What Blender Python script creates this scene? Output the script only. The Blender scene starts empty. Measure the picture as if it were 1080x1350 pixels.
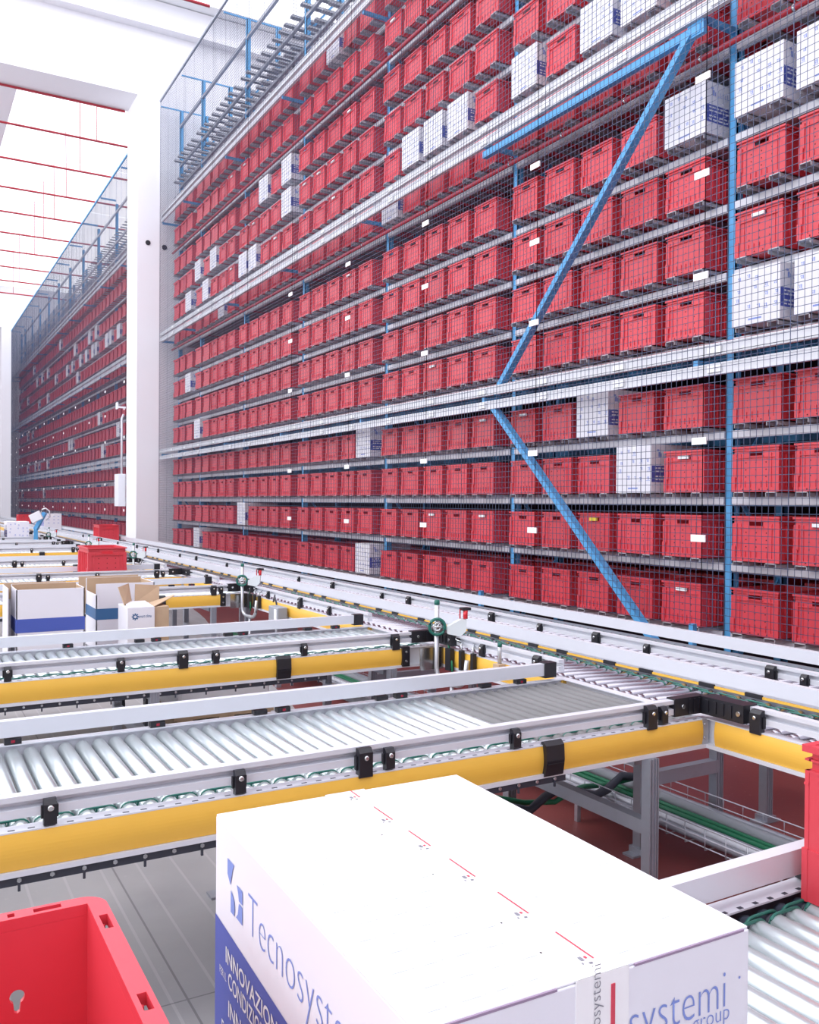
import bpy, math, random
from mathutils import Vector, Matrix
random.seed(7)
SC = bpy.context.scene
COL = SC.collection
FLOOR = -1.445
ORD = ['zeroth','first','second','third','fourth','fifth','sixth','seventh','eighth','ninth','tenth','eleventh','twelfth','thirteenth','fourteenth']

# ------------------------------------------------------------------ materials
def mat(name, col, rough=.5, metal=0., noise=0., nscale=8., emit=None, estr=1., spec=.5, rand=0., bump=0., alpha=None, coat=0.):
    m = bpy.data.materials.new(name); m.use_nodes = True
    nt = m.node_tree; b = nt.nodes['Principled BSDF']
    b.inputs['Base Color'].default_value = (*col, 1)
    b.inputs['Roughness'].default_value = rough
    b.inputs['Metallic'].default_value = metal
    b.inputs['Specular IOR Level'].default_value = spec
    if coat: b.inputs['Coat Weight'].default_value = coat
    if emit:
        b.inputs['Emission Color'].default_value = (*emit, 1); b.inputs['Emission Strength'].default_value = estr
    if alpha is not None: b.inputs['Alpha'].default_value = alpha
    src = None
    if noise or bump:
        tc = nt.nodes.new('ShaderNodeTexCoord'); n = nt.nodes.new('ShaderNodeTexNoise')
        n.inputs['Scale'].default_value = nscale; n.inputs['Detail'].default_value = 5
        nt.links.new(tc.outputs['Object'], n.inputs['Vector'])
    if noise:
        mx = nt.nodes.new('ShaderNodeMix'); mx.data_type = 'RGBA'
        mx.inputs[6].default_value = (*[c*(1-noise) for c in col], 1)
        mx.inputs[7].default_value = (*[min(1, c*(1+noise)) for c in col], 1)
        nt.links.new(n.outputs['Fac'], mx.inputs[0]); src = mx.outputs[2]
        nt.links.new(src, b.inputs['Base Color'])
    if bump:
        bp = nt.nodes.new('ShaderNodeBump'); bp.inputs['Strength'].default_value = bump; bp.inputs['Distance'].default_value = .002
        nt.links.new(n.outputs['Fac'], bp.inputs['Height']); nt.links.new(bp.outputs[0], b.inputs['Normal'])
    if rand:
        oi = nt.nodes.new('ShaderNodeObjectInfo'); hs = nt.nodes.new('ShaderNodeHueSaturation')
        mr = nt.nodes.new('ShaderNodeMapRange'); mr.inputs[3].default_value = 1-rand; mr.inputs[4].default_value = 1+rand
        nt.links.new(oi.outputs['Random'], mr.inputs[0]); nt.links.new(mr.outputs[0], hs.inputs['Value'])
        if src: nt.links.new(src, hs.inputs['Color'])
        else: hs.inputs['Color'].default_value = (*col, 1)
        nt.links.new(hs.outputs[0], b.inputs['Base Color'])
    return m

M = {}
M['red'] = mat('red_plastic', (.65, .052, .074), .40, rand=.07, noise=.04, nscale=3)
M['redin'] = mat('red_plastic_near', (.68, .050, .075), .38, noise=.05, nscale=5)
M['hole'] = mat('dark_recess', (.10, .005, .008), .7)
M['white'] = mat('white_carton', (.76, .755, .82), .6, noise=.015, nscale=6)
M['blueprint'] = mat('blue_print', (.075, .10, .40), .55)
M['blueprint2'] = mat('pale_blue_print', (.20, .27, .62), .6)
M['bandblue'] = mat('carton_band_blue', (.06, .10, .42), .55)
M['bandteal'] = mat('carton_band_teal', (.04, .14, .32), .55)
M['steel'] = mat('galvanised_steel', (.52, .54, .60), .42, .75, noise=.12, nscale=20)
M['rail'] = mat('shelf_steel', (.46, .47, .52), .5, .3, noise=.15, nscale=12)
M['beamw'] = mat('pale_shelf_beam', (.62, .63, .69), .45, .25, noise=.06, nscale=15)
M['blue'] = mat('blue_paint', (.085, .36, .70), .42, noise=.06, nscale=10)
M['wire'] = mat('mesh_wire', (.05, .065, .13), .5, .3)
M['whitep'] = mat('white_paint', (.66, .67, .72), .45, noise=.03, nscale=9)
M['alu'] = mat('pale_anodised_aluminium', (.68, .70, .765), .36, .12, noise=.02, nscale=14)
M['alug'] = mat('grey_aluminium_profile', (.38, .40, .46), .38, .6, noise=.08, nscale=25)
M['black'] = mat('black_plastic', (.012, .012, .018), .42)
M['yellow'] = mat('yellow_panel', (.82, .48, .07), .38, noise=.03, nscale=4)
M['roller'] = mat('zinc_roller', (.54, .60, .62), .28, .55, rand=.09, noise=.05, nscale=18)
M['rubber'] = mat('grey_rubber_roller', (.17, .17, .175), .65, rand=.06)
M['darkroller'] = mat('worn_roller', (.36, .35, .40), .26, .92, rand=.08)
M['green'] = mat('green_belt', (.01, .13, .10), .4)
M['greencable'] = mat('green_cable', (.01, .17, .08), .45)
M['greycable'] = mat('grey_conduit', (.30, .32, .36), .5)
M['tray'] = mat('dark_cable_duct', (.035, .04, .06), .45)
M['card'] = mat('brown_cardboard', (.50, .36, .24), .75, noise=.08, nscale=20)
M['tape'] = mat('packing_tape', (.86, .86, .88), .25)
M['tapered'] = mat('red_tape_print', (.62, .06, .10), .5)
M['faint'] = mat('faint_print', (.70, .79, .84), .6)
M['greyprint'] = mat('grey_tape_print', (.22, .22, .26), .6)
M['label'] = mat('white_label', (.85, .86, .88), .5)
M['ylabel'] = mat('yellow_label', (.80, .60, .05), .5)
M['pipe'] = mat('red_pipe', (.48, .03, .05), .4)
M['wall'] = mat('white_wall', (.80, .80, .85), .8, noise=.015, nscale=2)
M['ceil'] = mat('white_roof', (.84, .85, .88), .85, noise=.01, nscale=1)
M['chrome'] = mat('chrome', (.66, .68, .70), .18, .95)
M['pole'] = mat('satin_steel', (.58, .60, .64), .35, .55)
M['redl'] = mat('red_lens', (.62, .02, .03), .2)
M['sensor'] = mat('sensor_eye', (.30, .008, .03), .25, emit=(.9, .02, .05), estr=.02)
M['scanw'] = mat('pale_scanner_shell', (.66, .72, .74), .35)
M['dotb'] = mat('anchor_black', (.02, .02, .03), .6)
M['grey'] = mat('grey_panel', (.22, .22, .24), .5, noise=.06, nscale=4)
M['film'] = mat('white_film', (.80, .80, .86), .35, bump=.6, nscale=30)
M['sky'] = mat('skylight_sheet', (.9, .9, .95), .5, emit=(.95, .97, 1.), estr=1.12)
M['acrylic'] = mat('polished_plate', (.32, .32, .33), .12, .9)

def floor_mat():
    m = bpy.data.materials.new('painted_concrete_floor'); m.use_nodes = True
    nt = m.node_tree; L = nt.links; b = nt.nodes['Principled BSDF']
    tc = nt.nodes.new('ShaderNodeTexCoord'); sp = nt.nodes.new('ShaderNodeSeparateXYZ'); L.new(tc.outputs['Object'], sp.inputs[0])
    n1 = nt.nodes.new('ShaderNodeTexNoise'); n1.inputs['Scale'].default_value = 1.3; n1.inputs['Detail'].default_value = 6; L.new(tc.outputs['Object'], n1.inputs['Vector'])
    n2 = nt.nodes.new('ShaderNodeTexNoise'); n2.inputs['Scale'].default_value = 38; n2.inputs['Detail'].default_value = 6; L.new(tc.outputs['Object'], n2.inputs['Vector'])
    def math_(op, a, bb=None):
        k = nt.nodes.new('ShaderNodeMath'); k.operation = op
        for i, v in enumerate((a, bb)):
            if v is None: continue
            if isinstance(v, (int, float)): k.inputs[i].default_value = v
            else: L.new(v, k.inputs[i])
        return k.outputs[0]
    def ramp(fac, stops):
        r = nt.nodes.new('ShaderNodeValToRGB'); L.new(fac, r.inputs[0])
        while len(r.color_ramp.elements) < len(stops): r.color_ramp.elements.new(.5)
        for e, (p, c) in zip(r.color_ramp.elements, stops): e.position = p; e.color = (*c, 1)
        return r.outputs[0]
    def mix(f, a, bb):
        x = nt.nodes.new('ShaderNodeMix'); x.data_type = 'RGBA'; L.new(f, x.inputs[0])
        for i, v in ((6, a), (7, bb)):
            if isinstance(v, tuple): x.inputs[i].default_value = (*v, 1)
            else: L.new(v, x.inputs[i])
        return x.outputs[2]
    grey = ramp(n1.outputs['Fac'], [(.3, (.29, .285, .30)), (.7, (.43, .42, .43))])
    red = ramp(n1.outputs['Fac'], [(.3, (.15, .033, .035)), (.7, (.23, .055, .05))])
    speck = ramp(n2.outputs['Fac'], [(.66, (0, 0, 0)), (.74, (1, 1, 1))])
    # red paint begins beyond x = 1.9, drifting towards the rack further down the hall
    edge = math_('SUBTRACT', sp.outputs[0], math_('MULTIPLY', sp.outputs[1], .17))
    edge = math_('ADD', edge, math_('MULTIPLY', n1.outputs['Fac'], .10))
    isred = math_('GREATER_THAN', edge, 1.48)
    base = mix(isred, grey, red)
    base = mix(math_('MULTIPLY', speck, .18), base, (.55, .50, .52))
    # faint lengthwise trowel streaks and a saw-cut joint in the grey part
    fx = math_('FRACT', math_('MULTIPLY', sp.outputs[0], 7.4))
    st = math_('LESS_THAN', fx, .07)
    nred = math_('SUBTRACT', 1, isred)
    st = math_('MULTIPLY', math_('MULTIPLY', st, nred), .34)
    base = mix(st, base, (.55, .53, .55))
    jx = math_('LESS_THAN', math_('ABSOLUTE', math_('SUBTRACT', sp.outputs[0], .725)), .0035)
    jy = math_('LESS_THAN', math_('ABSOLUTE', math_('SUBTRACT', sp.outputs[1], 2.53)), .003)
    jn = math_('MULTIPLY', math_('MAXIMUM', jx, jy), math_('MULTIPLY', nred, .55))
    base = mix(jn, base, (.08, .075, .085))
    L.new(base, b.inputs['Base Color'])
    b.inputs['Roughness'].default_value = .42; b.inputs['Specular IOR Level'].default_value = .4
    return m
M['floor'] = floor_mat()

# ------------------------------------------------------------------ mesh builder
class MB:
    def __init__(s): s.v = []; s.f = []; s.m = []; s.sm = []
    def quad(s, pts, m=0, smooth=False):
        n = len(s.v); s.v += [tuple(p) for p in pts]; s.f.append(tuple(range(n, n+len(pts)))); s.m.append(m); s.sm.append(smooth)
        return s
    def box(s, x0, x1, y0, y1, z0, z1, m=0):
        n = len(s.v)
        s.v += [(x0,y0,z0),(x1,y0,z0),(x1,y1,z0),(x0,y1,z0),(x0,y0,z1),(x1,y0,z1),(x1,y1,z1),(x0,y1,z1)]
        for q in ((0,3,2,1),(4,5,6,7),(0,1,5,4),(1,2,6,5),(2,3,7,6),(3,0,4,7)):
            s.f.append(tuple(n+i for i in q)); s.m.append(m); s.sm.append(False)
        return s
    def bar(s, p0, p1, w, h, m=0, up=(0,0,1)):
        p0 = Vector(p0); p1 = Vector(p1); d = (p1-p0).normalized(); u = Vector(up)
        if abs(d.dot(u)) > .95: u = Vector((1,0,0))
        r = d.cross(u).normalized(); u = r.cross(d)
        n = len(s.v)
        for p in (p0, p1):
            for a, b in ((-1,-1),(1,-1),(1,1),(-1,1)): s.v.append(tuple(p + r*(a*w/2) + u*(b*h/2)))
        for q in ((0,1,2,3),(7,6,5,4),(0,4,5,1),(1,5,6,2),(2,6,7,3),(3,7,4,0)):
            s.f.append(tuple(n+i for i in q)); s.m.append(m); s.sm.append(False)
        return s
    def ext(s, prof, axis, a, b, m=0, smooth=False):
        """extrude a closed profile (list of 2D points) along an axis; profile plane = remaining axes in order"""
        n = len(s.v); k = len(prof)
        for t in (a, b):
            for p, q in prof:
                s.v.append({'x': (t,p,q), 'y': (p,t,q), 'z': (p,q,t)}[axis])
        for i in range(k):
            j = (i+1) % k; s.f.append((n+i, n+j, n+k+j, n+k+i)); s.m.append(m); s.sm.append(smooth)
        s.f.append(tuple(n+i for i in reversed(range(k)))); s.m.append(m); s.sm.append(False)
        s.f.append(tuple(n+k+i for i in range(k))); s.m.append(m); s.sm.append(False)
        return s
    def lathe(s, prof, p0, axis='y', seg=16, m=0, mats=None):
        """prof: [(t, r)] along axis"""
        n = len(s.v); p0 = Vector(p0)
        A = {'x': (Vector((1,0,0)), Vector((0,1,0)), Vector((0,0,1))), 'y': (Vector((0,1,0)), Vector((0,0,1)), Vector((1,0,0))), 'z': (Vector((0,0,1)), Vector((1,0,0)), Vector((0,1,0)))}[axis]
        for t, r in prof:
            for i in range(seg):
                an = 2*math.pi*i/seg
                s.v.append(tuple(p0 + A[0]*t + A[1]*(r*math.cos(an)) + A[2]*(r*math.sin(an))))
        for k in range(len(prof)-1):
            for i in range(seg):
                j = (i+1) % seg
                s.f.append((n+k*seg+i, n+k*seg+j, n+(k+1)*seg+j, n+(k+1)*seg+i)); s.m.append(mats[k] if mats else m); s.sm.append(True)
        s.f.append(tuple(n+i for i in reversed(range(seg)))); s.m.append(mats[0] if mats else m); s.sm.append(False)
        e = n+(len(prof)-1)*seg
        s.f.append(tuple(e+i for i in range(seg))); s.m.append(mats[-1] if mats else m); s.sm.append(False)
        return s
    def tube(s, pts, r, seg=8, m=0, closed=False):
        pts = [Vector(p) for p in pts]; n = len(s.v); N = len(pts)
        for i, p in enumerate(pts):
            a = pts[i-1] if (i > 0 or closed) else p
            b = pts[(i+1) % N] if (i < N-1 or closed) else p
            d = (b-a).normalized(); u = Vector((0,0,1)) if abs(d.z) < .9 else Vector((1,0,0))
            rr = d.cross(u).normalized(); u = rr.cross(d)
            for k in range(seg):
                an = 2*math.pi*k/seg; s.v.append(tuple(p + rr*(r*math.cos(an)) + u*(r*math.sin(an))))
        for i in range(N if closed else N-1):
            for k in range(seg):
                j = (k+1) % seg; i2 = (i+1) % N
                s.f.append((n+i*seg+k, n+i*seg+j, n+i2*seg+j, n+i2*seg+k)); s.m.append(m); s.sm.append(True)
        if not closed:
            s.f.append(tuple(n+k for k in reversed(range(seg)))); s.m.append(m); s.sm.append(False)
            s.f.append(tuple(n+(N-1)*seg+k for k in range(seg))); s.m.append(m); s.sm.append(False)
        return s
    def mesh(s, name, mats):
        me = bpy.data.meshes.new(name); me.from_pydata(s.v, [], s.f); me.update()
        if not isinstance(mats, (list, tuple)): mats = [mats]
        for x in mats: me.materials.append(x)
        me.polygons.foreach_set('material_index', s.m); me.polygons.foreach_set('use_smooth', s.sm)
        import bmesh
        bm = bmesh.new(); bm.from_mesh(me); bmesh.ops.recalc_face_normals(bm, faces=bm.faces); bm.to_mesh(me); bm.free()
        return me
    def build(s, name, mats, parent=None, bevel=0, world=True):
        return link(name, s.mesh(name, mats), parent, bevel, world)

def link(name, me, parent=None, bevel=0, world=True, loc=None):
    o = bpy.data.objects.new(name, me); COL.objects.link(o)
    if parent:
        o.parent = parent
        if world:      # the coordinates are those of the hall: undo the parent's place
            o.matrix_parent_inverse = Matrix.Translation(-Vector(parent.location))
    if loc is not None: o.location = loc
    if bevel:
        b = o.modifiers.new('soft_edges', 'BEVEL'); b.width = bevel; b.segments = 2; b.limit_method = 'ANGLE'
    return o
def tag(o, label, cat, group=None, kind=None):
    if label: o['label'] = label
    if cat: o['category'] = cat
    if group: o['group'] = group
    if kind: o['kind'] = kind
    return o
def thing(name, label, cat, loc=(0,0,0), group=None):
    o = bpy.data.objects.new(name, None); COL.objects.link(o); o.location = loc; o.empty_display_size = .1
    return tag(o, label, cat, group)
def struct(name, mb, m):
    o = mb.build(name, m); o['kind'] = 'structure'; return o

# ------------------------------------------------------------------ room shell
struct('floor', MB().box(-9, 13, -5, 64, FLOOR-.2, FLOOR), M['floor'])
ZC = 11.0
struct('ceiling', MB().box(-9, 13, -5, 64, ZC+.02, ZC+.25), M['ceil'])
def portal(name, y0, y1):
    m = MB()
    m.box(4.47, 13, y0, y1, FLOOR, ZC)          # pillar and the wall behind the rack
    m.box(-9, 4.47, y0, y1, 8.86, ZC)           # lintel over the opening
    return struct(name, m, M['wall'])
portal('wall_middle', 19.76, 20.75)
portal('wall_far', 49.75, 50.75)
struct('wall_end', MB().box(-9, 13, 63.5, 64, FLOOR, ZC), M['wall'])
struct('wall_right', MB().box(12.6, 13, -5, 63.5, FLOOR, ZC), M['wall'])
struct('wall_back', MB().box(-9, 12.6, -5.3, -5, FLOOR, ZC), M['wall'])
w = MB(); w.box(-9.3, -9, -5, 63.5, FLOOR, .9); w.box(-9.3, -9, -5, 63.5, 9.6, ZC)
for i in range(12): w.box(-9.3, -9, -5+i*6.2, -4.5+i*6.2, .9, 9.6)
struct('wall_left', w, M['wall'])
for i in range(11):
    m = MB(); y0 = -4.5+i*6.2; y1 = y0+5.7
    for k in range(5): m.box(-9.2, -9.1, y0+k*(y1-y0-.06)/4, y0+.06+k*(y1-y0-.06)/4, .9, 9.6)
    for z in (.9, 3.75, 6.6, 9.5): m.box(-9.2, -9.1, y0, y1, z, z+.08)
    struct('window_%d' % (i+1), m, M['whitep'])
struct('trim_1', MB().box(-9, 12.6, 19.50, 19.76, 10.30, 10.44), M['wall'])
# roof girders along and across the hall, skylight strips between them
for i, (x, z) in enumerate(((2.32, 9.75), (-2.6, 9.75))):
    struct('beam_%d' % (i+1), MB().box(x-.42, x, 20.8, 49.7, z-.25, ZC), M['wall'])
k = 1
for y in [-4.6, .2, 5.0, 9.8, 14.6] + [21.0+i*4.8 for i in range(6)]:
    struct('skylight_window_%d' % k, MB().box(-8.9, 12.4, y, y+4.72, ZC-.03, ZC+.015), M['sky']); k += 1
a1 = MB()
for (x, z) in ((4.70, 5.67), (5.06, 5.62)): a1.lathe([(0, .055), (.012, .055)], (x, 19.745, z), 'y', 12)
struct('wall_middle_anchor', a1, M['dotb'])
t = thing('control_box', 'white electric control box mounted on the white pillar above the conveyor', 'electrical box', (4.42, 21.0, .05))
MB().box(4.30, 4.47, 20.78, 21.2, -.12, .62).build('box_body', M['whitep'], t, .01)
MB().tube([(4.42,21.0,.62),(4.42,21.0,1.9),(4.46,21.0,2.0)], .025).build('conduit', M['whitep'], t)
MB().box(4.27, 4.30, 20.8, 20.95, 2.1, 2.25).box(4.3, 4.47, 20.8, 20.85, 2.12, 2.16).build('bracket', M['whitep'], t)

# sprinkler pipes under the roof
for i in range(11):
    y = 15.86 if i == 0 else 20.70 if i == 1 else 20.83+(i-1)*2.37
    zp = 8.82 if i == 1 else 9.0
    t = thing('ceiling_sprinkler_pipe', ('red sprinkler pipe crossing under the roof in front of the white wall' if i == 0 else
              'red sprinkler pipe under the roof, %s behind the white portal wall' % ORD[i]), 'pipe', (0, y, 9), 'sprinkler pipes under the roof')
    MB().tube([(-9, y, zp), (4.86 if i == 0 else 4.40 if i == 1 else 7.5, y, zp)], .028).build('pipe', M['pipe'], t)
    m = MB()
    for x in ((.2, 3.9) if i == 0 else () if i == 1 else (4.25,)):
        m.tube([(x, y, 9), (x, y, 9.75 if i == 0 else 9.0+.6), (x, y+.1, ZC)], .010, 6)
    if m.v: m.build('drop_pipe', M['pipe'], t)

# ------------------------------------------------------------------ crates and cartons (mesh data)
def crate_mesh(name, detail):
    m = MB(); X, Y, H = .30, .20, .32
    xi, yi, t = X-.014, Y-.014, .006
    if not detail:
        m.box(-xi, xi, -yi, yi, 0, .006)
        m.box(-xi, -xi+t, -yi, yi, 0, H); m.box(xi-t, xi, -yi, yi, 0, H)
        m.box(-xi, xi, -yi, -yi+t, 0, H); m.box(-xi, xi, yi-t, yi, 0, H)
        m.box(-X, -xi, -Y, Y, .285, H); m.box(-xi, xi, -Y, -yi, .285, H); m.box(-xi, xi, yi, Y, .285, H)
        m.box(-X+.006, -xi, -Y+.006, Y-.006, 0, .10)
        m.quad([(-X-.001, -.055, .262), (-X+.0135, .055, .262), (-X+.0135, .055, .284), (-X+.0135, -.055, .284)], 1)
        return m.mesh(name, [M['red'], M['hole']])
    m.box(-xi, xi, -yi, yi, 0, .006)
    # long walls, back wall
    m.box(-xi, xi, -yi, -yi+t, .006, H-.002); m.box(-xi, xi, yi-t, yi, .006, H-.002)
    for sx in (-1, 1):                                   # end walls with a hand slot
        a, b = sorted((sx*xi, sx*(xi-t)))
        m.box(a, b, -yi+t, yi-t, .006, .252); m.box(a, b, -yi+t, yi-t, .282, H-.002)
        m.box(a, b, -yi+t, -.058, .252, .282); m.box(a, b, .058, yi-t, .252, .282)
        # slot lips
        a, b = sorted((sx*(X-.004), sx*xi))
        m.box(a, b, -.066, .066, .284, .288); m.box(a, b, -.066, .066, .246, .250)
        # corner posts, ribs and the wider foot band
        for sy in (-1, 1):
            c, d = sorted((sy*(Y-.004), sy*(Y-.040)))
            a, b = sorted((sx*(X-.005), sx*xi)); m.box(a, b, c, d, .10, .268)
            a, b = sorted((sx*(X-.001), sx*xi)); c, d = sorted((sy*(Y-.001), sy*(Y-.032))); m.box(a, b, c, d, 0, .108)
            a, b = sorted((sx*(X-.009), sx*xi)); c, d = sorted((sy*.125, sy*.131)); m.box(a, b, c, d, .02, .268)
        a, b = sorted((sx*(X-.007), sx*xi)); m.box(a, b, -Y+.03, Y-.03, .0, .03)
        for yy in (-.09, -.045, 0, .045, .09):
            a, b = sorted((sx*(X-.008), sx*xi)); m.box(a, b, yy-.002, yy+.002, .03, .075)
        for zz in (.105, .155, .205):
            for yy in (-.085, 0, .085):
                x = sx*(xi+.0006); r = .0055
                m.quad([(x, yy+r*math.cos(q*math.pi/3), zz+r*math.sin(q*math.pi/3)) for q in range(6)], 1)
        for yy in (-.105, -.035, .035, .105):
            x = sx*(X-.0064); r = .006
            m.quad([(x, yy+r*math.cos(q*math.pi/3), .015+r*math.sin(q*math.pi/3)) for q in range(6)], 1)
    for sy in (-1, 1):
        for sx in (-1, 1):
            a, b = sorted((sx*(X-.004), sx*(X-.045))); c, d = sorted((sy*(Y-.005), sy*yi)); m.box(a, b, c, d, .10, .268)
            a, b = sorted((sx*(X-.0022), sx*(X-.06))); c, d = sorted((sy*(Y-.002), sy*yi)); m.box(a, b, c, d, .001, .107)
        for i in range(-3, 4):
            c, d = sorted((sy*(Y-.006), sy*yi)); m.box(i*.07-.003, i*.07+.003, c, d, .03, .268)
        c, d = sorted((sy*(Y-.006), sy*yi)); m.box(-X+.05, X-.05, c, d, 0, .03)
    # rim: flat flange plus a second ledge
    for z0, z1, ins in ((.306, .32, 0), (.288, .292, .004), (.264, .269, .003)):
        m.box(-X+ins, -xi+t*.5, -Y+ins, Y-ins, z0, z1) if z0 != .264 else (m.box(-X+ins, -xi, -Y+ins, Y-ins, .238, .243))
        m.box(xi-t*.5, X-ins, -Y+ins, Y-ins, z0, z1) if z0 != .264 else (m.box(xi, X-ins, -Y+ins, Y-ins, .238, .243))
        m.box(-xi, xi, -Y+ins, -yi+t*.5, z0, z1); m.box(-xi, xi, yi-t*.5, Y-ins, z0, z1)
    return m.mesh(name, [M['red'], M['hole']])
CRATE = crate_mesh('red_crate', True)
CRATE_LOW = crate_mesh('red_crate_plain', False)

def carton_mesh(name, detail):
    """white carton .60 deep (x) .40 wide (y) .385 high, blue icon print on the end, blue band on the sides"""
    X, Y, H = .30, .20, .385; m = MB(); e = .0008
    m.box(-X, X, -Y, Y, 0, H)
    rnd = random.Random(3)
    for sy in (-1, 1):
        y = sy*(Y+e)
        def q(x0, x1, z0, z1, k): m.quad([(x0, y, z0), (x1, y, z0), (x1, y, z1), (x0, y, z1)], k)
        q(-X+.004, X-.004, .085, .215, 1)
        y = sy*(Y+2*e)
        for zz in (.19, .165, .125, .10):
            x = -.26
            while x < .2:
                w = rnd.uniform(.015, .05); q(x, x+w, zz, zz+.011, 0); x += w+.01
        # small mark and wordmark above the band
        q(-.24, -.215, .33, .345, 2); q(-.225, -.205, .285, .325, 2); q(-.20, -.19, .285, .315, 2)
        x = -.17
        for i in range(12): q(x, x+.004, .283, .318, 2); q(x, x+.016, .283, .287, 2); x += .026
    for sx in (-1, 1):
        x = sx*(X+e)
        def p(y0, y1, z0, z1, k): m.quad([(x, y0, z0), (x, y1, z0), (x, y1, z1), (x, y0, z1)], k)
        if detail:
            for zz in (.33, .255, .19, .12):
                for yy in (-.16, -.085, -.01, .065, .14):
                    if rnd.random() < .25: continue
                    a = yy+rnd.uniform(-.015, .015); b = zz+rnd.uniform(-.012, .012)
                    p(a-.013, a-.006, b-.014, b+.012, 2); p(a-.004, a+.012, b+.004, b+.009, 2); p(a, a+.006, b-.012, b, 2)
                    if rnd.random() < .5: p(a-.022, a+.022, b-.022, b-.019, 2)
            p(-.05, .06, .03, .042, 2)
        else:
            for zz in (.32, .24, .16):
                for yy in (-.13, -.03, .09): p(yy-.02, yy+.02, zz-.006, zz+.006, 2)
    m.quad([(-X, -.03, H+e), (X, -.03, H+e), (X, .03, H+e), (-X, .03, H+e)], 3)
    m.quad([(-X-e*.7, -.03, H), (-X-e*.7, .03, H), (-X-e*.7, .03, H-.06), (-X-e*.7, -.03, H-.06)], 3)
    return m.mesh(name, [M['white'], M['blueprint'], M['blueprint2'], M['tape']])
CARTON = carton_mesh('printed_white_carton', True)
CARTON_LOW = carton_mesh('plain_white_carton', False)

# ------------------------------------------------------------------ near rack
D = 5.32; YA = 4.55; S = 2.679; XF = 5.18
LB = [-.945, -.43, .062, .552, 1.235, 1.73, 2.235, 2.73, 3.40, 3.91, 4.41, 4.91, 5.575, 6.08]
LTOP = [6.60, 6.94, 7.41, 8.28]
OFF = [.47, .972, 1.475, 1.978, 2.485]          # higher-y edge of each crate, from the bay's near post
BAYS = range(-1, 6)
YEND = 19.58
rack = thing('storage_rack', 'tall blue and grey storage rack holding red crates in front of the white pillar', 'rack', (D, YA, FLOOR))
def upright_mb(y, ztop):
    m = MB()
    for x in (D+.015, D+.58):
        m.box(x, x+.012, y-.075, y, FLOOR, ztop); m.box(x, x+.07, y-.075, y-.066, FLOOR, ztop); m.box(x, x+.07, y-.009, y, FLOOR, ztop)
    z = FLOOR+.2; f = 0
    while z < ztop-.8:
        a, b = (D+.05, D+.61) if f % 2 == 0 else (D+.61, D+.05)
        m.bar((a, y-.037, z), (b, y-.037, z+.7), .02, .03); z += .7; f += 1
    return m
UY = [YA+S*b for b in range(-1, 6)]+[YEND]
for y in UY: upright_mb(y, 8.6).build('upright', M['blue'], rack)
def bay_span(b):
    y0 = YA+S*b; y1 = min(y0+S, YEND)
    return y0, y1-.075
CR = []                                          # every crate place: (bay, column from near post, level, y, z)
for b in BAYS:
    for k, o in enumerate(OFF):
        yl = YA+S*b+o
        if yl > YEND-.05: continue
        CR += [(b, k, l, yl-.2, LB[l]+.035) for l in range(14)]
nb = 0
rest_beam, rest_rail = MB(), MB()
def rail_set(m, b, z):
    y0, y1 = bay_span(b)
    for k, o in enumerate(OFF):
        yc = y0+o-.2
        if yc > y1: continue
        for dy in (-.135, .135):
            m.box(XF-.01, D+.62, yc+dy-.045, yc+dy+.045, z+.027, z+.033)
            if z > 6.5: m.box(XF+.80, D+1.45, yc+dy-.045, yc+dy+.045, z+.0, z+.033)
            m.box(XF-.01, D+.62, yc+dy-.045, yc+dy-.041, z, z+.033); m.box(XF-.01, D+.62, yc+dy+.041, yc+dy+.045, z, z+.033)
for l, z in enumerate(LB+LTOP):
    for b in BAYS:
        y0, y1 = bay_span(b)
        own = not (b == -1 and l > 9) and not (b == 5 and l in (0, 1, 2, 5, 6, 10, 11))
        mbm = MB() if own else rest_beam
        if z == 8.28: mbm.box(D, D+.05, y0, y1, z-.06, z)
        else:
            mbm.box(D+.0, D+.045, y0, y1, z-.052, z); mbm.box(D+.012, D+.045, y0, y1, z-.058, z-.052)
        if z != 8.28: mbm.box(D+.56, D+.60, y0, y1, z-.06, z, 1)
        if own:
            bo = mbm.build('shelf_beam', [M['alug'] if z > 6.5 else M['beamw'], M['blue']], rack)
            if z != 8.28:
                rm = MB(); rail_set(rm, b, z); rm.build('slide_rails', M['rail'], bo)
        elif z != 8.28: rail_set(rest_rail, b, z)
o = rest_beam.build('shelf_beams', [M['beamw'], M['blue']], rack); o['kind'] = 'stuff'
r2 = rest_rail.build('slide_rails', M['rail'], o); r2['kind'] = 'stuff'
arm = MB()
for y in UY: MB().box(4.92, 6.0, y-.05, y-.025, 8.60, 8.625).build('tie_arm', M['blue'], rack)
for i, z in enumerate((1.02, 3.50, 6.08)):
    for y in UY:
        MB().box(4.965, D+.02, y-.06, y-.02, z-.02, z+.02).build('tie_arm', M['blue'], rack)
MB().box(D+1.50, D+1.53, 1.8, YEND, FLOOR, 6.45).build('added_dark_backing', mat('gap_shade_dark', (.035, .018, .04), .8), rack)  # dark sheet added behind the crates to stand in for shade in the gaps
# red fire pipes along the rack front
for z, nm in ((1.175, 'lowest'), (3.345, 'middle'), (5.47, 'topmost')):
    t = thing('fire_pipe', 'red fire pipe running along the near rack front, %s of its three' % nm, 'pipe', (5.2, 2, z), 'fire pipes on the near rack')
    MB().tube([(5.2, 1.9, z), (5.2, 19.6, z)], .022, 10).build('pipe', M['pipe'], t)
    for i in range(22):
        m = MB().tube([(5.2, 2.3+i*.8, z+.02), (5.2, 2.3+i*.8, z+.06), (D+.03, 2.3+i*.8, z+.06)], .006, 6); m.lathe([(-.01, .027), (.01, .027)], (5.2, 2.3+i*.8, z), 'y', 10)
        m.build('pipe_clip', M['chrome'], t)

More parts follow.
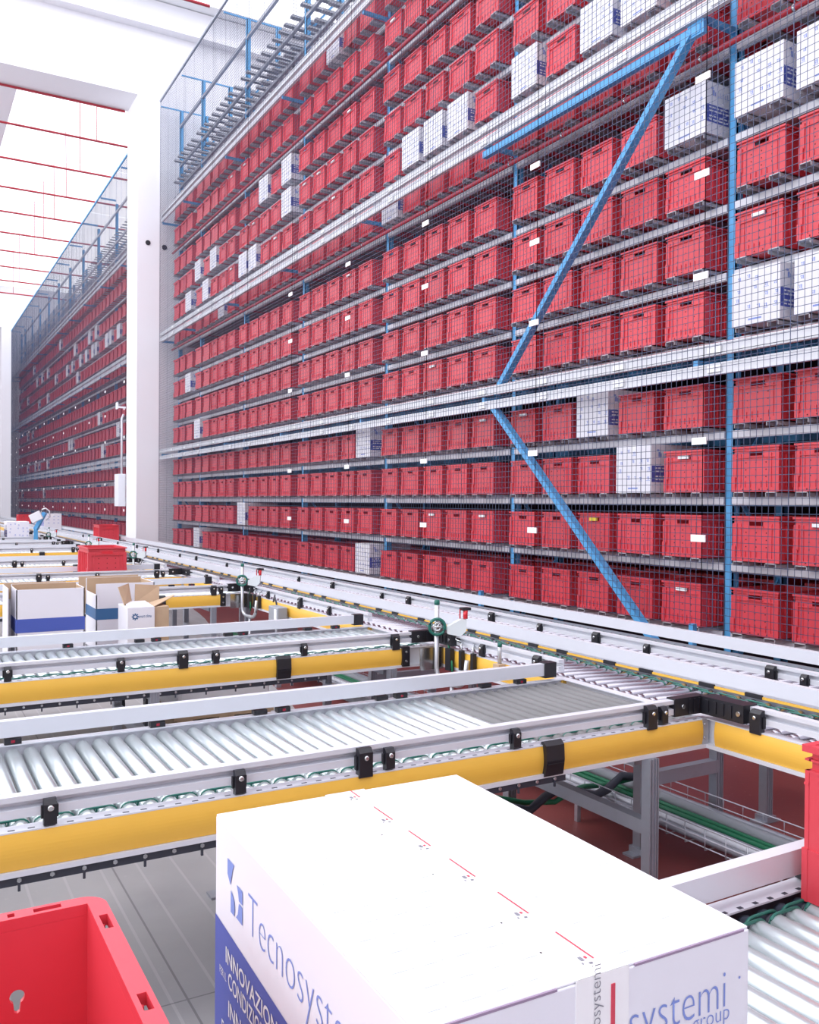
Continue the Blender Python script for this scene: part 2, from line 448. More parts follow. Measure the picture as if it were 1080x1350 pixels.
# white cartons among the crates: (bay, column, level)
WH = {(-1,4,7),(-1,3,7),(-1,4,4),(-1,3,4),(0,0,7),(0,2,9),(0,1,9),(0,4,9),(1,3,9),(1,2,9),(1,1,9),(1,4,8),(2,2,13),(3,0,11),(3,0,10),(3,2,11),(3,4,9),(3,3,9),
      (4,2,10),(4,4,10),(4,3,9),(5,0,9),(4,1,8),(5,0,6),(4,4,4),(3,4,1),(4,4,0),(2,0,3),(2,0,0),(0,2,3),(0,1,2)}
BAYN = {-1: 'bay before the brace', 0: 'braced bay', 1: 'first bay past the brace', 2: 'second bay past the brace', 3: 'third bay past the brace', 4: 'fourth bay past the brace', 5: 'last bay before the pillar'}
def shelfn(l): return 'bottom shelf' if l == 0 else ORD[l+1]+' shelf up'
reds = [c for c in CR if c[:3] not in WH]
def vis(c):
    b, k, l = c[:3]
    if b == -1: return k >= 3 and l <= 8
    depth = .867*c[3]+.5*5.2
    return c[4] < depth*.585
cand = sorted([c for c in reds if vis(c)], key=lambda c: c[3]*.867+2.6+.0*c[4])
chosen = set(c[:3] for c in cand[:290])
low = MB()
LOWV = [tuple(v.co) for v in CRATE_LOW.vertices]; LOWF = [(tuple(p.vertices), p.material_index) for p in CRATE_LOW.polygons]
def add_low(x, y, z):
    n = len(low.v); low.v += [(a+x, b+y, c+z) for a, b, c in LOWV]
    for f, mi in LOWF: low.f.append(tuple(n+i for i in f)); low.m.append(mi); low.sm.append(False)
lab_rng = random.Random(5)
LABM = MB().quad([(-.3078, -.13, .235), (-.3078, -.06, .235), (-.3078, -.06, .262), (-.3078, -.13, .262)]).mesh('paper_label', M['label'])
SLIPM = MB().box(-.307, -.292, -.05, .05, .256, .279).mesh('slot_label', M['label'])
YSLIP = MB().box(-.307, -.292, -.045, .045, .254, .281).mesh('slot_label', M['ylabel'])
for c in reds:
    b, k, l, y, z = c
    xo = XF+.3 + lab_rng.uniform(-.008, .008)
    if c[:3] in chosen:
        o = link('red_crate', CRATE, loc=(xo, y, z))
        o.rotation_euler[2] = lab_rng.uniform(-.012, .012)
        tag(o, 'red crate, %s, %s from the near post, %s' % (shelfn(l), ORD[k+1], BAYN[b]), 'crate', 'red crates in the near rack')
        if (b, k, l) == (0, 2, 1): link('slot_label', YSLIP, o, world=False)['label'] = 'yellow slot label'
        elif (b, k, l) in {(0,0,0),(0,4,3),(-1,4,5),(0,0,2),(1,0,3),(1,2,4),(1,2,1),(-1,3,1),(2,1,7),(1,0,1)} or (l > 7 and lab_rng.random() < .12):
            link('slot_label', SLIPM, o, world=False)['label'] = 'white slot label'
    else:
        add_low(xo, y, z)
for (b, k, l) in sorted(WH):
    y = YA+S*b+OFF[k]-.2; z = LB[l]+.035
    o = link('white_carton', CARTON, loc=(XF+.3-.02, y, z)); o.rotation_euler[2] = lab_rng.uniform(-.015, .015)
    tag(o, 'blue-printed white carton, %s, %s from the near post, %s' % (shelfn(l), ORD[k+1], BAYN[b]), 'carton', 'white cartons in the near rack')
# second, back-to-back row behind the near rack
for b in BAYS:
    for k, of in enumerate(OFF):
        yl = YA+S*b+of
        if yl > YEND-.05: continue
        for l in range(14): add_low(XF+.3+.82, yl-.2, LB[l]+.035)
# far rack beyond the pillar
Y2, Y2E, P2 = 20.95, 49.3, .5358
FW = {(34,2),(48,2),(11,4),(32,4),(37,4),(39,4),(44,4),(7,5),(21,5),(22,5),(12,6),(41,7),(44,7),(19,9),(32,9),(37,9),(7,10),(9,10),(10,10),(13,10),(14,10),(16,10),(18,10),(21,10),(23,10),(28,10),(44,10),(50,10),(13,11),(15,11),(20,11),(32,11),(35,11),(38,11),(26,12),(40,12),(5,13)}
ncol = int((Y2E-Y2)/P2)
for c in range(ncol):
    for l in range(14):
        y = Y2+c*P2+.27
        if (c, l) in FW: continue
        add_low(XF+.3, y, LB[l]+.035)
lo = low.build('red_crates', [M['red'], M['hole']])
tag(lo, 'many more red crates filling the far rack and the deep rear shelves', 'crates', None, 'stuff')
byl = {}
for c, l in sorted(FW):
    if c >= ncol: continue
    byl.setdefault(l, []).append(c)
for l, cs in byl.items():
    for i, c in enumerate(cs):
        o = link('white_carton', CARTON_LOW, loc=(XF+.3-.03, Y2+c*P2+.27, LB[l]+.035))
        tag(o, 'white carton in the far rack, %s, %s carton on it past the pillar' % (shelfn(l), ORD[i+1]), 'carton', 'white cartons in the far rack')
rack2 = thing('storage_rack', 'long far storage rack full of red crates beyond the white pillar', 'rack', (D, Y2, FLOOR))
yy = [Y2+S*i for i in range(11)]+[Y2E]
for y in yy: upright_mb(y, 8.5).build('upright', M['blue'], rack2)
for z in LB+LTOP:
    bo = MB().box(D, D+.045, Y2, Y2E, z-.055, z).build('shelf_beam', M['beamw'], rack2)
    if z == 8.28: continue
    m = MB()
    for c in range(ncol):
        for dy in (-.135, .135):
            y = Y2+c*P2+.27+dy; m.box(XF-.01, D+.62, y-.045, y+.045, z+.02, z+.033)
    m.build('slide_rails', M['rail'], bo)
for z in (3.50, 6.08, 8.60):
    for y in yy: MB().box(4.92, D+.02, y-.06, y-.02, z-.02, z+.02).build('tie_arm', M['blue'], rack2)

# ------------------------------------------------------------------ wire mesh screens
def screen(label, y0, y1, ztop, pw, brace, xm=4.92, r=.0023):
    t = thing('mesh_screen', label, 'fence', (xm, y0, FLOOR))
    rows = [(-.86, 1.06), (1.06, 3.63), (3.63, 6.20), (6.20, ztop)]
    y = y0
    while y < y1-.05:
        ye = min(y+pw, y1)
        for za, zb in rows:
            m = MB(); n = int(round((ye-y)/.05)); q = int(round((zb-za)/.05))
            def wire(a, b_, vertical, rr):
                for k in range(3):
                    an, an2 = 2*math.pi*k/3, 2*math.pi*(k+1)/3
                    if vertical:
                        m.quad([(xm+rr*math.cos(an), a+rr*math.sin(an), za), (xm+rr*math.cos(an2), a+rr*math.sin(an2), za), (xm+rr*math.cos(an2), a+rr*math.sin(an2), zb), (xm+rr*math.cos(an), a+rr*math.sin(an), zb)])
                    else:
                        m.quad([(xm+rr*math.cos(an), y, a+rr*math.sin(an)), (xm+rr*math.cos(an2), y, a+rr*math.sin(an2)), (xm+rr*math.cos(an2), ye, a+rr*math.sin(an2)), (xm+rr*math.cos(an), ye, a+rr*math.sin(an))])
            for i in range(n+1):
                wire(y+(ye-y)*i/n, 0, True, r*(1.7 if i in (0, n) else 1.5 if i % 12 == 0 else 1))
            for i in range(q+1):
                wire(za+(zb-za)*i/q, 0, False, r)
            m.build('mesh_panel', M['wire'], t)
        y = ye
    for (za, zb) in ((1.05, 1.135), (.915, .995), (3.62, 3.70), (3.485, 3.575), (6.225, 6.30), (6.10, 6.18)):
        m = MB(); m.box(xm+.025, xm+.06, y0, y1, za, zb); m.box(xm+.02, xm+.026, y0, y1, za, za+.012); m.box(xm+.02, xm+.026, y0, y1, zb-.012, zb)
        m.build('support_rail', M['whitep'], t)
    MB().box(xm-.02, xm+.02, y0, y1, ztop-.02, ztop+.02).build('top_rail', M['alug'] if brace else M['blue'], t)
    return t
scr = screen('tall wire mesh safety screen standing before the near rack and reaching the pillar', 2.49, 19.6, 8.75, 1.905, True)
nl = 0
for i in range(9):
    y = 4.40+1.905*i-.045
    for z in (3.02, 2.34, 1.62, .455, -.235):
        if nl < 45: MB().box(4.905, 4.915, y, y+.13, z-.025, z+.025).build('label_plate', M['label'], scr); nl += 1
    for z in (1.09, .955, 3.65, 3.53):
        if nl < 100:
            for dy in (0, .95):
                m = MB().box(4.930, 4.944, y+dy-.1, y+dy+.02, z-.024, z+.024); m.build('rail_tag', M['label'], scr)
            nl += 1
def braces():
    MB().bar((4.985, 4.60, 3.42), (4.985, 7.0, 1.06), .05, .07, up=(1, 0, 0)).build('diagonal_brace', M['blue'], scr)
    MB().bar((4.985, 7.03, .93), (4.985, 4.62, -1.30), .05, .07, up=(1, 0, 0)).build('diagonal_brace', M['blue'], scr)
    MB().box(4.96, 5.01, 4.5, 7.23, 3.395, 3.46).build('brace_rail', M['blue'], scr)
    MB().box(4.965, 5.005, 4.47, 4.62, 3.38, 3.48).build('gusset_plate', M['blue'], scr)
    m = MB()
    for y in (4.53, 7.23): m.bar((4.985, y, FLOOR), (4.985, y, -.86), .04, .04)
    m.build('screen_foot', M['blue'], scr)
braces()
scr2 = screen('long wire mesh safety screen standing before the far rack beyond the pillar', 20.9, 49.6, 8.68, 2.05, False, r=.0027)
for i in range(12):
    y = 23.0+2.4*i
    for z in (3.02, 2.34, 1.62, .455, -.235):
        MB().box(4.905, 4.915, y, y+.12, z-.03, z+.03).build('label_plate', M['label'], scr2)

# ------------------------------------------------------------------ conveyors
GT, GB, YT, YB = -.72, -.774, -.80, -.893
RZ, RR = -.832, .0240
def guard_prof(a, out):
    """guard rail section: inner face flat at a, thickness .03 towards out (+1/-1), groove on the outer side; returns (p, z) list"""
    o = a+.032*out; g = a+.008*out
    h = GT-GB
    return [(a, GB), (a, GT), (o, GT), (o, GT-.26*h), (g, GT-.34*h), (g, GT-.54*h), (o, GT-.60*h), (o, GB)]
def side_prof(o, out):
    """frame section with a bowed cover towards out"""
    return [(o, YB), (o+.006*out, YB+.015), (o+.010*out, (YT+YB)/2), (o+.006*out, YT-.015), (o, YT)]
def roller_mesh(name, L, body, r=RR, seg=16, hub=False):
    m = MB()
    if hub: m.lathe([(L+.007, .019), (L+.014, .021), (L+.018, .019), (L+.030, .021), (L+.038, .019)], (0, 0, 0), 'y', seg, m=2)
    m.lathe([(-.035, .006), (-.012, .006), (-.012, r-.008), (-.006, r-.002), (.0, r), (.028, r), (.030, r-.004), (.036, r-.004), (.038, r), (.060, r), (.062, r-.004), (.068, r-.004), (.070, r),
             (L-.0, r), (L+.006, r-.003), (L+.006, .006), (L+.03, .006)], (0, 0, 0), 'y', seg, mats=[1, 1, 1, 0, 0, 0, 0, 0, 0, 0, 0, 0, 0, 0, 1, 1])
    return m.mesh(name, [body, M['alug'], M['tray']])
ROLL = roller_mesh('roller', .738, M['roller'])
ROLLS = roller_mesh('roller', .704, M['roller'], hub=True)
ROLLG = roller_mesh('rubber_roller', .738, M['rubber'], RR+.0022)
def belt_mesh(p):
    m = MB(); pts = []
    for i in range(9): a = math.pi/2+math.pi*i/8; pts.append((.0+(RR)*math.cos(a), 0, RR*math.sin(a)))
    for i in range(9): a = -math.pi/2+math.pi*i/8; pts.append((p+(RR)*math.cos(a), 0, RR*math.sin(a)))
    m.tube(pts, .0035, 6, closed=True); return m.mesh('drive_belt', M['green'])
BELT = belt_mesh(.054)
BELTM = belt_mesh(.075)
CLAMP_S = None
def clamp_mb(w, z0, z1, dep=.022):
    """black clamp block, face towards -y, with bolt head"""
    m = MB(); m.ext([(0, z0), (-dep, z0+.006), (-dep, z1-.012), (-dep*.55, z1), (0, z1)], 'x', -w/2, w/2)
    m.box(-w/2-.005, w/2+.005, -dep*.5, 0, z0+.3*(z1-z0), z0+.75*(z1-z0))
    zc = z0+.70*(z1-z0)
    m.lathe([(0, .0075), (-.005, .0075), (-.006, .004)], (0, -dep, zc), 'y', 10, m=1)
    return m
CS = clamp_mb(.030, -.80, -.733).mesh('rail_clamp', [M['black'], M['chrome']])
CLg = clamp_mb(.044, -.812, -.722, .026).mesh('rail_clamp', [M['black'], M['chrome']])
SENS = MB().box(-.026, .026, -.03, 0, -.798, -.779).quad([(-.006, -.0305, -.793), (.006, -.0305, -.793), (.006, -.0305, -.784), (-.006, -.0305, -.784)], 1).mesh('photocell', [M['black'], M['sensor']])
SENSB = MB().box(-.026, .026, -.03, 0, -.796, -.780).mesh('rail_foot', M['black'])
def put(name, me, parent, loc, rz=0):
    o = bpy.data.objects.new(name, me); COL.objects.link(o); o.parent = parent
    o.matrix_parent_inverse = Matrix.Translation(-Vector(parent.location)); o.location = loc; o.rotation_euler[2] = rz
    return o
def leg_mb(x, y, top, w=.042):
    m = MB(); g = .010
    m.box(x-w/2, x+w/2, y-w/2+g*.5, y+w/2-g*.5, FLOOR, top); m.box(x-w/2+g, x-w/2+g+.005, y-w/2, y+w/2, FLOOR, top); m.box(x+w/2-g-.005, x+w/2-g, y-w/2, y+w/2, FLOOR, top)
    m.box(x-w/2-.001, x-w/2+.004, y-w/2, y+w/2, FLOOR, top); m.box(x+w/2-.004, x+w/2+.001, y-w/2, y+w/2, FLOOR, top)
    m.box(x-.07, x+.07, y-.03, y+.03, FLOOR, FLOOR+.008); m.box(x-.03, x+.03, y-.035, y+.035, FLOOR+.008, FLOOR+.03)
    return m
BY = [.380, 2.33, 4.26, 7.45, 9.40, 11.55, 14.60, 16.65, 18.9, 21.9]
BW = .813
def branch(i, label):
    yn = BY[i]; yf = yn+BW; x1 = 2.62
    x0 = -1.0 if i < 3 else -.6
    t = thing('roller_conveyor', label, 'conveyor', (x0, yn, FLOOR), 'branch conveyors')
    # guard rails
    g0 = x0; g1n, g1f = (2.50, 2.515) if i else (2.62, 2.62)
    m = MB(); m.ext(guard_prof(yn+.032, -1), 'x', g0, g1n); m.build('guard_rail', M['alu'], t)
    m = MB(); m.ext(guard_prof(yf, 1), 'x', g0 if i else .43, g1f); m.build('guard_rail', M['alu'], t)
    # end pieces
    m = MB()
    m.box(g1n-.03, 2.628, yn-.006, yn+.036, GB-.006, GT+.006); m.lathe([(0, .008), (-.006, .008)], (g1n+.01, yn-.006, -.745), 'y', 10, m=1)
    for q in range(3): m.box(g1n+.04+q*.025, g1n+.05+q*.025, yn-.010, yn-.004, GB, GT)
    m.build('corner_bracket', [M['black'], M['chrome']], t)
    MB().box(g1f, g1f+.065, yf-.006, yf+.04, GB-.010, GT+.004).build('end_cap', M['black'], t)
    # frame and yellow cover
    m = MB(); m.box(x0, x1, yn+.004, yn+.010, -.905, YT); m.box(x0, x1, yn-.018, yn+.028, YT-.003, YT+.001); m.box(x0, x1, yn-.024, yn+.012, -.908, YB-.001)
    m.box(x0, x1, yf+.01, yf+.016, -.905, YT-.001, 0 if i else 1); m.box(x0, x1, yf-(.014 if i == 0 else .002), yf+.034, YT-.003, YT+.001)
    nx = int((x1-x0)/.045)
    for k in range(nx):
        m.box(x0+.01+k*.045, x0+.026+k*.045, yn-.009, yn-.003, YT+.001, YT+.0016, 1)
        if i == 0: m.box(x0+.01+k*.045, x0+.022+k*.045, yf-.012, yf-.003, YT+.001, YT+.0016, 1)
    m.build('side_frame', [M['alu'], M['tray']], t)
    pr = [(yn+.006, YB), (yn-.0175, YB)] + [(yn-.0175-.0065*math.sin(math.pi*q/10), YB+.0905*q/10) for q in range(1, 10)] + [(yn-.0175, YT-.0025), (yn+.006, YT-.0025)]
    MB().ext(pr, 'x', x0, 2.60 if i not in (2, 3) else 2.40, smooth=False).build('yellow_cover', M['yellow'], t)['label'] = 'yellow side cover'
    if i not in (0, 2, 3):
        m = MB().box(2.600, 2.632, yn-.020, yn+.006, -.902, -.796); 
        for q in (-.82, -.87): m.lathe([(0, .006), (-.005, .006)], (2.612, yn-.020, q), 'y', 8)
        m.build('corner_plate', M['steel'], t)
    else:
        m = MB().box(2.395, 2.44, yn-.036, yn+.006, -.90, -.792)
        for q in (-.82, -.87): m.lathe([(0, .007), (-.005, .007)], (2.417, yn-.036, q), 'y', 8, m=1)
        m.build('end_block', [M['black'], M['chrome']], t)
    pr = [(yf+.016, YB), (yf+.032, YB), (yf+.036, -.846), (yf+.032, YT-.006), (yf+.016, YT-.006)]
    MB().ext(pr, 'x', x0, x1).build('yellow_cover', M['yellow'], t)['label'] = 'yellow side cover'
    # joint cover
    xj = 1.885 if i != 2 else 1.70
    pr = [(yn-.010, -.912), (yn-.032, -.900), (yn-.040, -.85), (yn-.036, -.800), (yn-.020, -.786), (yn-.008, -.79)]
    m = MB().ext(pr, 'x', xj-.038, xj+.038); m.box(xj-.034, xj+.034, yn-.0425, yn-.038, -.862, -.859)
    m.build('joint_cover', M['black'], t)
    # rollers and belts
    n = int((x1+.02-x0)/.054)
    xs = [2.585-k*.054 for k in range(n)]
    for k, x in enumerate(xs[:100]):
        if x < x0+.02: break
        gre = (i == 1 and x > 1.905)
        o = put('roller', ROLLG if gre else ROLL if i else ROLLS, t, (x, yn+.062, RZ))
        if gre: o['label'] = 'grey rubber-sleeved roller'
    if i < 3:
        for k, x in enumerate(xs[1:90]):
            if x < x0+.05: break
            put('drive_belt', BELT, t, (x, yn+.093 if k % 2 else yn+.125, RZ))
        if i == 0:
            for k, x in enumerate(xs[1:32]): put('drive_belt', BELT, t, (x, yf-.033 - (k % 2)*.014, RZ))
    # clamps
    xsC = [.32, .805, 1.27, 1.74, 2.405] if i != 2 else [.41, .895, 1.35, 1.82]
    xsC += [xsC[0]-.48, xsC[0]-.96]
    for x in xsC:
        if x > x0: put('rail_clamp', CS, t, (x, yn, 0))
    for x in ((1.186, 2.34) if i != 2 else (1.186, 2.36)): put('rail_clamp', CLg, t, (x, yn, 0))
    for x in (.32, .79, 1.265, 1.78, 2.39): put('photocell', SENS, t, (x, yf+.03, 0))
    for x in (1.172, 1.69, 2.2): put('rail_foot', SENSB, t, (x, yf+.03, 0))
    # legs with cross bars
    lx = (2.335, 1.05, -.2) if i != 0 else (1.05, -.2)
    for x in lx:
        leg_mb(x, yn-.0 if x < 2 else yn-.02, -.908).build('leg', M['alug'], t)
        leg_mb(x, yf+.01, -.908).build('leg', M['alug'], t)
        m = MB(); m.bar((x, yn, -1.16), (x, yf, -1.16), .042, .05); m.bar((x, yn+.04, -.93), (x, yf, -.93), .04, .04)
        m.build('cross_bar', M['alug'], t)
    # cable duct under the near edge
    m = MB(); xe = 1.95
    m.box(x0, xe, yn-.012, yn+.05, -.932, -.910)
    k = 0
    while x0+.05+k*.075 < xe:
        x = x0+.05+k*.075
        if k % 2 == 0: m.box(x-.003, x+.003, yn-.018, yn-.012, -.945, -.912)
        m.lathe([(0, .006), (-.007, .006)], (x, yn-.012, -.918), 'y', 6, m=1); k += 1
    m.build('cable_duct', [M['tray'], M['chrome']], t)
    return t
names = ['roller conveyor carrying the big white box, with white guard rail and bare rollers',
 'yellow-sided roller conveyor just past the big white box, ending in grey rubber rollers',
 'yellow-sided roller conveyor between the scanner pole and the three open cartons',
 'roller conveyor just behind the three open white cartons',
 'roller conveyor that the lone red crate stands on, second past the open cartons',
 'roller conveyor first behind the lone red crate', 'roller conveyor second behind the lone red crate, yellow side showing',
 'roller conveyor third behind the lone red crate', 'roller conveyor fourth behind the lone red crate', 'most distant branch roller conveyor, beside the blue monitor arm']
for i, nme in enumerate(names): branch(i, nme)

# main lanes along the rack
def lane(label, xn, xi, near_segs, clamps, yellow_near, yellow_far):
    y0, y1 = .9, 56.0
    t = thing('roller_conveyor', label, 'conveyor', (xn, y0, FLOOR), 'main conveyor lanes')
    for a, b in near_segs:
        m = MB(); m.ext(guard_prof(xn+.032, -1), 'y', a, b); m.build('guard_rail', M['alu'], t)
    h = .058
    m = MB(); o = xi
    m.ext([(o, -.782), (o, GT), (o+.034, GT), (o+.034, -.735), (o+.02, -.742), (o+.02, -.765), (o+.034, -.77), (o+.034, -.782)], 'y', y0, y1); m.build('guard_rail', M['alu'], t)
    m = MB(); m.box(xn+.004, xn+.010, y0, y1, -.905, YT); m.box(xn-.018, xn+.028, y0, y1, YT-.003, YT+.001); m.box(xn-.024, xn+.012, y0, y1, -.908, YB-.001)
    m.box(xi+.01, xi+.016, y0, y1, -.905, YT, 1)
    m.build('side_frame', [M['alu'], M['alug']], t)
    if yellow_near:
        for a, b in near_segs:
            pr = [(xn+.006, YB), (xn-.0175, YB)] + [(xn-.0175-.0065*math.sin(math.pi*q/10), YB+.0905*q/10) for q in range(1, 10)] + [(xn-.0175, YT-.0025), (xn+.006, YT-.0025)]
            MB().ext(pr, 'y', a-.05 if a > 1 else a, min(b+.14, y1)).build('yellow_cover', M['yellow'], t)['label'] = 'yellow side cover'
    if yellow_far:
        m = MB(); m.box(xi-.003, xi+.008, y0, y1, -.804, -.794)
        m.build('yellow_strip', M['yellow'], t)['label'] = 'thin yellow edge strip'
        y = 1.2
        while y < 14:
            for q in (0, .25): MB().box(xi-.006, xi+.004, y+q, y+q+.085, -.805, -.788).build('rail_foot', M['black'], t)
            y += .62
    n = int((y1-y0)/.075); L = xi-xn-.062; rest = MB()
    rm = roller_mesh('main_roller', L, M['darkroller'], .0205)
    for k in range(n):
        y = 1.5+k*.075
        if y > y1: break
        if k < 100:
            put('roller', rm, t, (xn+.05, y, RZ+.0035), -math.pi/2)
        else: rest.lathe([(0, .0205), (L, .0205)], (xn+.05, y, RZ), 'x', 8)
    ob = rest.build('rollers', M['darkroller'], t); ob['kind'] = 'stuff'
    for k in range(80): put('drive_belt', BELTM, t, (xi-.045-(k % 2)*.03, 1.5+k*.075, RZ), math.pi/2)
    for y, big in clamps: put('rail_clamp', CLg if big else CS, t, (xn, y, 0), -math.pi/2)
    for y in [2.685+2.4*k for k in range(-0, 9)]:
        for x in (xn+.02, xi+.01): leg_mb(x, y, -.906).build('leg', M['alug'], t)
        MB().bar((xn+.02, y, -1.14), (xi+.01, y, -1.14), .04, .055).build('cross_bar', M['alug'], t)
    return t
segs = [(1.245, 2.13)]
for i in range(1, len(BY)-1): segs.append((BY[i]+BW+.05, BY[i+1]-.17))
segs.append((BY[-1]+BW+.05, 56))
A = lane('main roller conveyor lane that the branch conveyors join at their ends', 2.64, 3.10, segs, [(1.62, 0), (2.09, 1), (3.34, 1), (3.8, 0), (5.7, 0), (6.22, 1), (6.9, 0), (8.6, 1)], True, True)
cl = [(2.47, 0), (2.64, 1), (3.41, 0), (3.80, 1), (4.31, 0), (4.82, 1), (5.93, 1), (6.37, 0), (7.32, 1), (8.11, 0), (9.2, 1), (10.33, 0), (11.6, 1), (12.4, 0), (13.6, 1), (15, 1), (16.5, 0), (18, 1), (20, 1)]
B = lane('main roller conveyor lane closest to the wire mesh screen and the rack', 3.42, 3.91, [(.9, 56)], cl, False, False)
# black hinge brackets where a branch's near guard meets the lane's guard
for i in range(1, 8):
    y = BY[i]
    m = MB(); m.box(2.604, 2.676, y-.20, y-.006, GB-.006, GT+.006)
    for q in range(4): m.box(2.600, 2.606, y-.15+q*.035, y-.135+q*.035, GB+.006, GT-.004, 0)
    m.lathe([(0, .009), (-.006, .009)], (2.604, y-.18, -.747), 'x', 10, m=1)
    m.build('corner_bracket', [M['black'], M['chrome']], A)

# wire cable tray with pipes and green cables beneath the main lane
t = thing('cable_tray', 'wire cable tray with green cables and grey conduits beneath the main lane', 'cable tray', (2.9, 1.2, -1.35))
m = MB()
for x in (2.74, 2.80, 2.86, 2.92, 2.98, 3.04): m.tube([(x, 1.2, -1.345), (x, 9, -1.345)], .003, 5)
for z in (-1.30, -1.26): m.tube([(2.72, 1.2, z), (2.72, 9, z)], .003, 5); m.tube([(3.06, 1.2, z), (3.06, 9, z)], .003, 5)
for k in range(78): y = 1.2+k*.1; m.tube([(2.72, y, -1.26), (2.72, y, -1.345), (3.06, y, -1.345), (3.06, y, -1.26)], .003, 5)
m.build('wire_basket', M['steel'], t)
for x, z, r, mm in ((2.76, -1.325, .016, 'alug'), (2.80, -1.32, .015, 'alu'), (2.84, -1.325, .015, 'alug'), (2.885, -1.325, .013, 'greencable'), (2.915, -1.32, .011, 'greencable'), (2.965, -1.31, .026, 'greycable'), (3.025, -1.315, .018, 'alug')):
    MB().tube([(x+.01*math.sin(y*1.7+r*300), y, z) for y in [1.2+.3*k for k in range(27)]], r, 8).build('cable', M[mm], t)
MB().tube([(2.05+.12*k, 3.0+.05*math.sin(k*2.1), -1.27+.02*math.cos(k*1.7)) for k in range(9)], .02, 7).tube([(2.1+.12*k, 3.04+.05*math.sin(k*1.4), -1.28+.02*math.sin(k*1.9)) for k in range(8)], .012, 6, m=1).build('cable', [M['tray'], M['greencable']], t)
m = MB()
for y in [1.4+1.7*k for k in range(5)]: m.bar((2.70, y, -1.36), (3.1, y, -1.36), .04, .02); m.bar((2.68, y, -1.36), (2.68, y, FLOOR), .02, .02); m.bar((3.08, y, -1.36), (3.08, y, FLOOR), .02, .02)
m.build('tray_support', M['steel'], t)
# thin wire tray hanging under the second branch
t = thing('cable_tray', 'thin green-edged wire tray running behind the second branch conveyor rollers', 'cable tray', (0, 3.55, -1.02))
m = MB()
for z in (-1.0, -.93): m.tube([(-1, 3.6, z), (2.4, 3.6, z)], .004, 6, m=1)
for k in range(23): m.tube([(-1+.15*k, 3.6, -1.02), (-1+.15*k, 3.6, -.93)], .003, 5)
m.box(-1, 2.4, 3.6, 3.72, -1.024, -1.018)
for x in (-.6, .6, 1.8): m.box(x, x+.03, 3.64, 3.67, FLOOR, -1.024)
m.build('wire_basket', [M['steel'], M['green']], t)

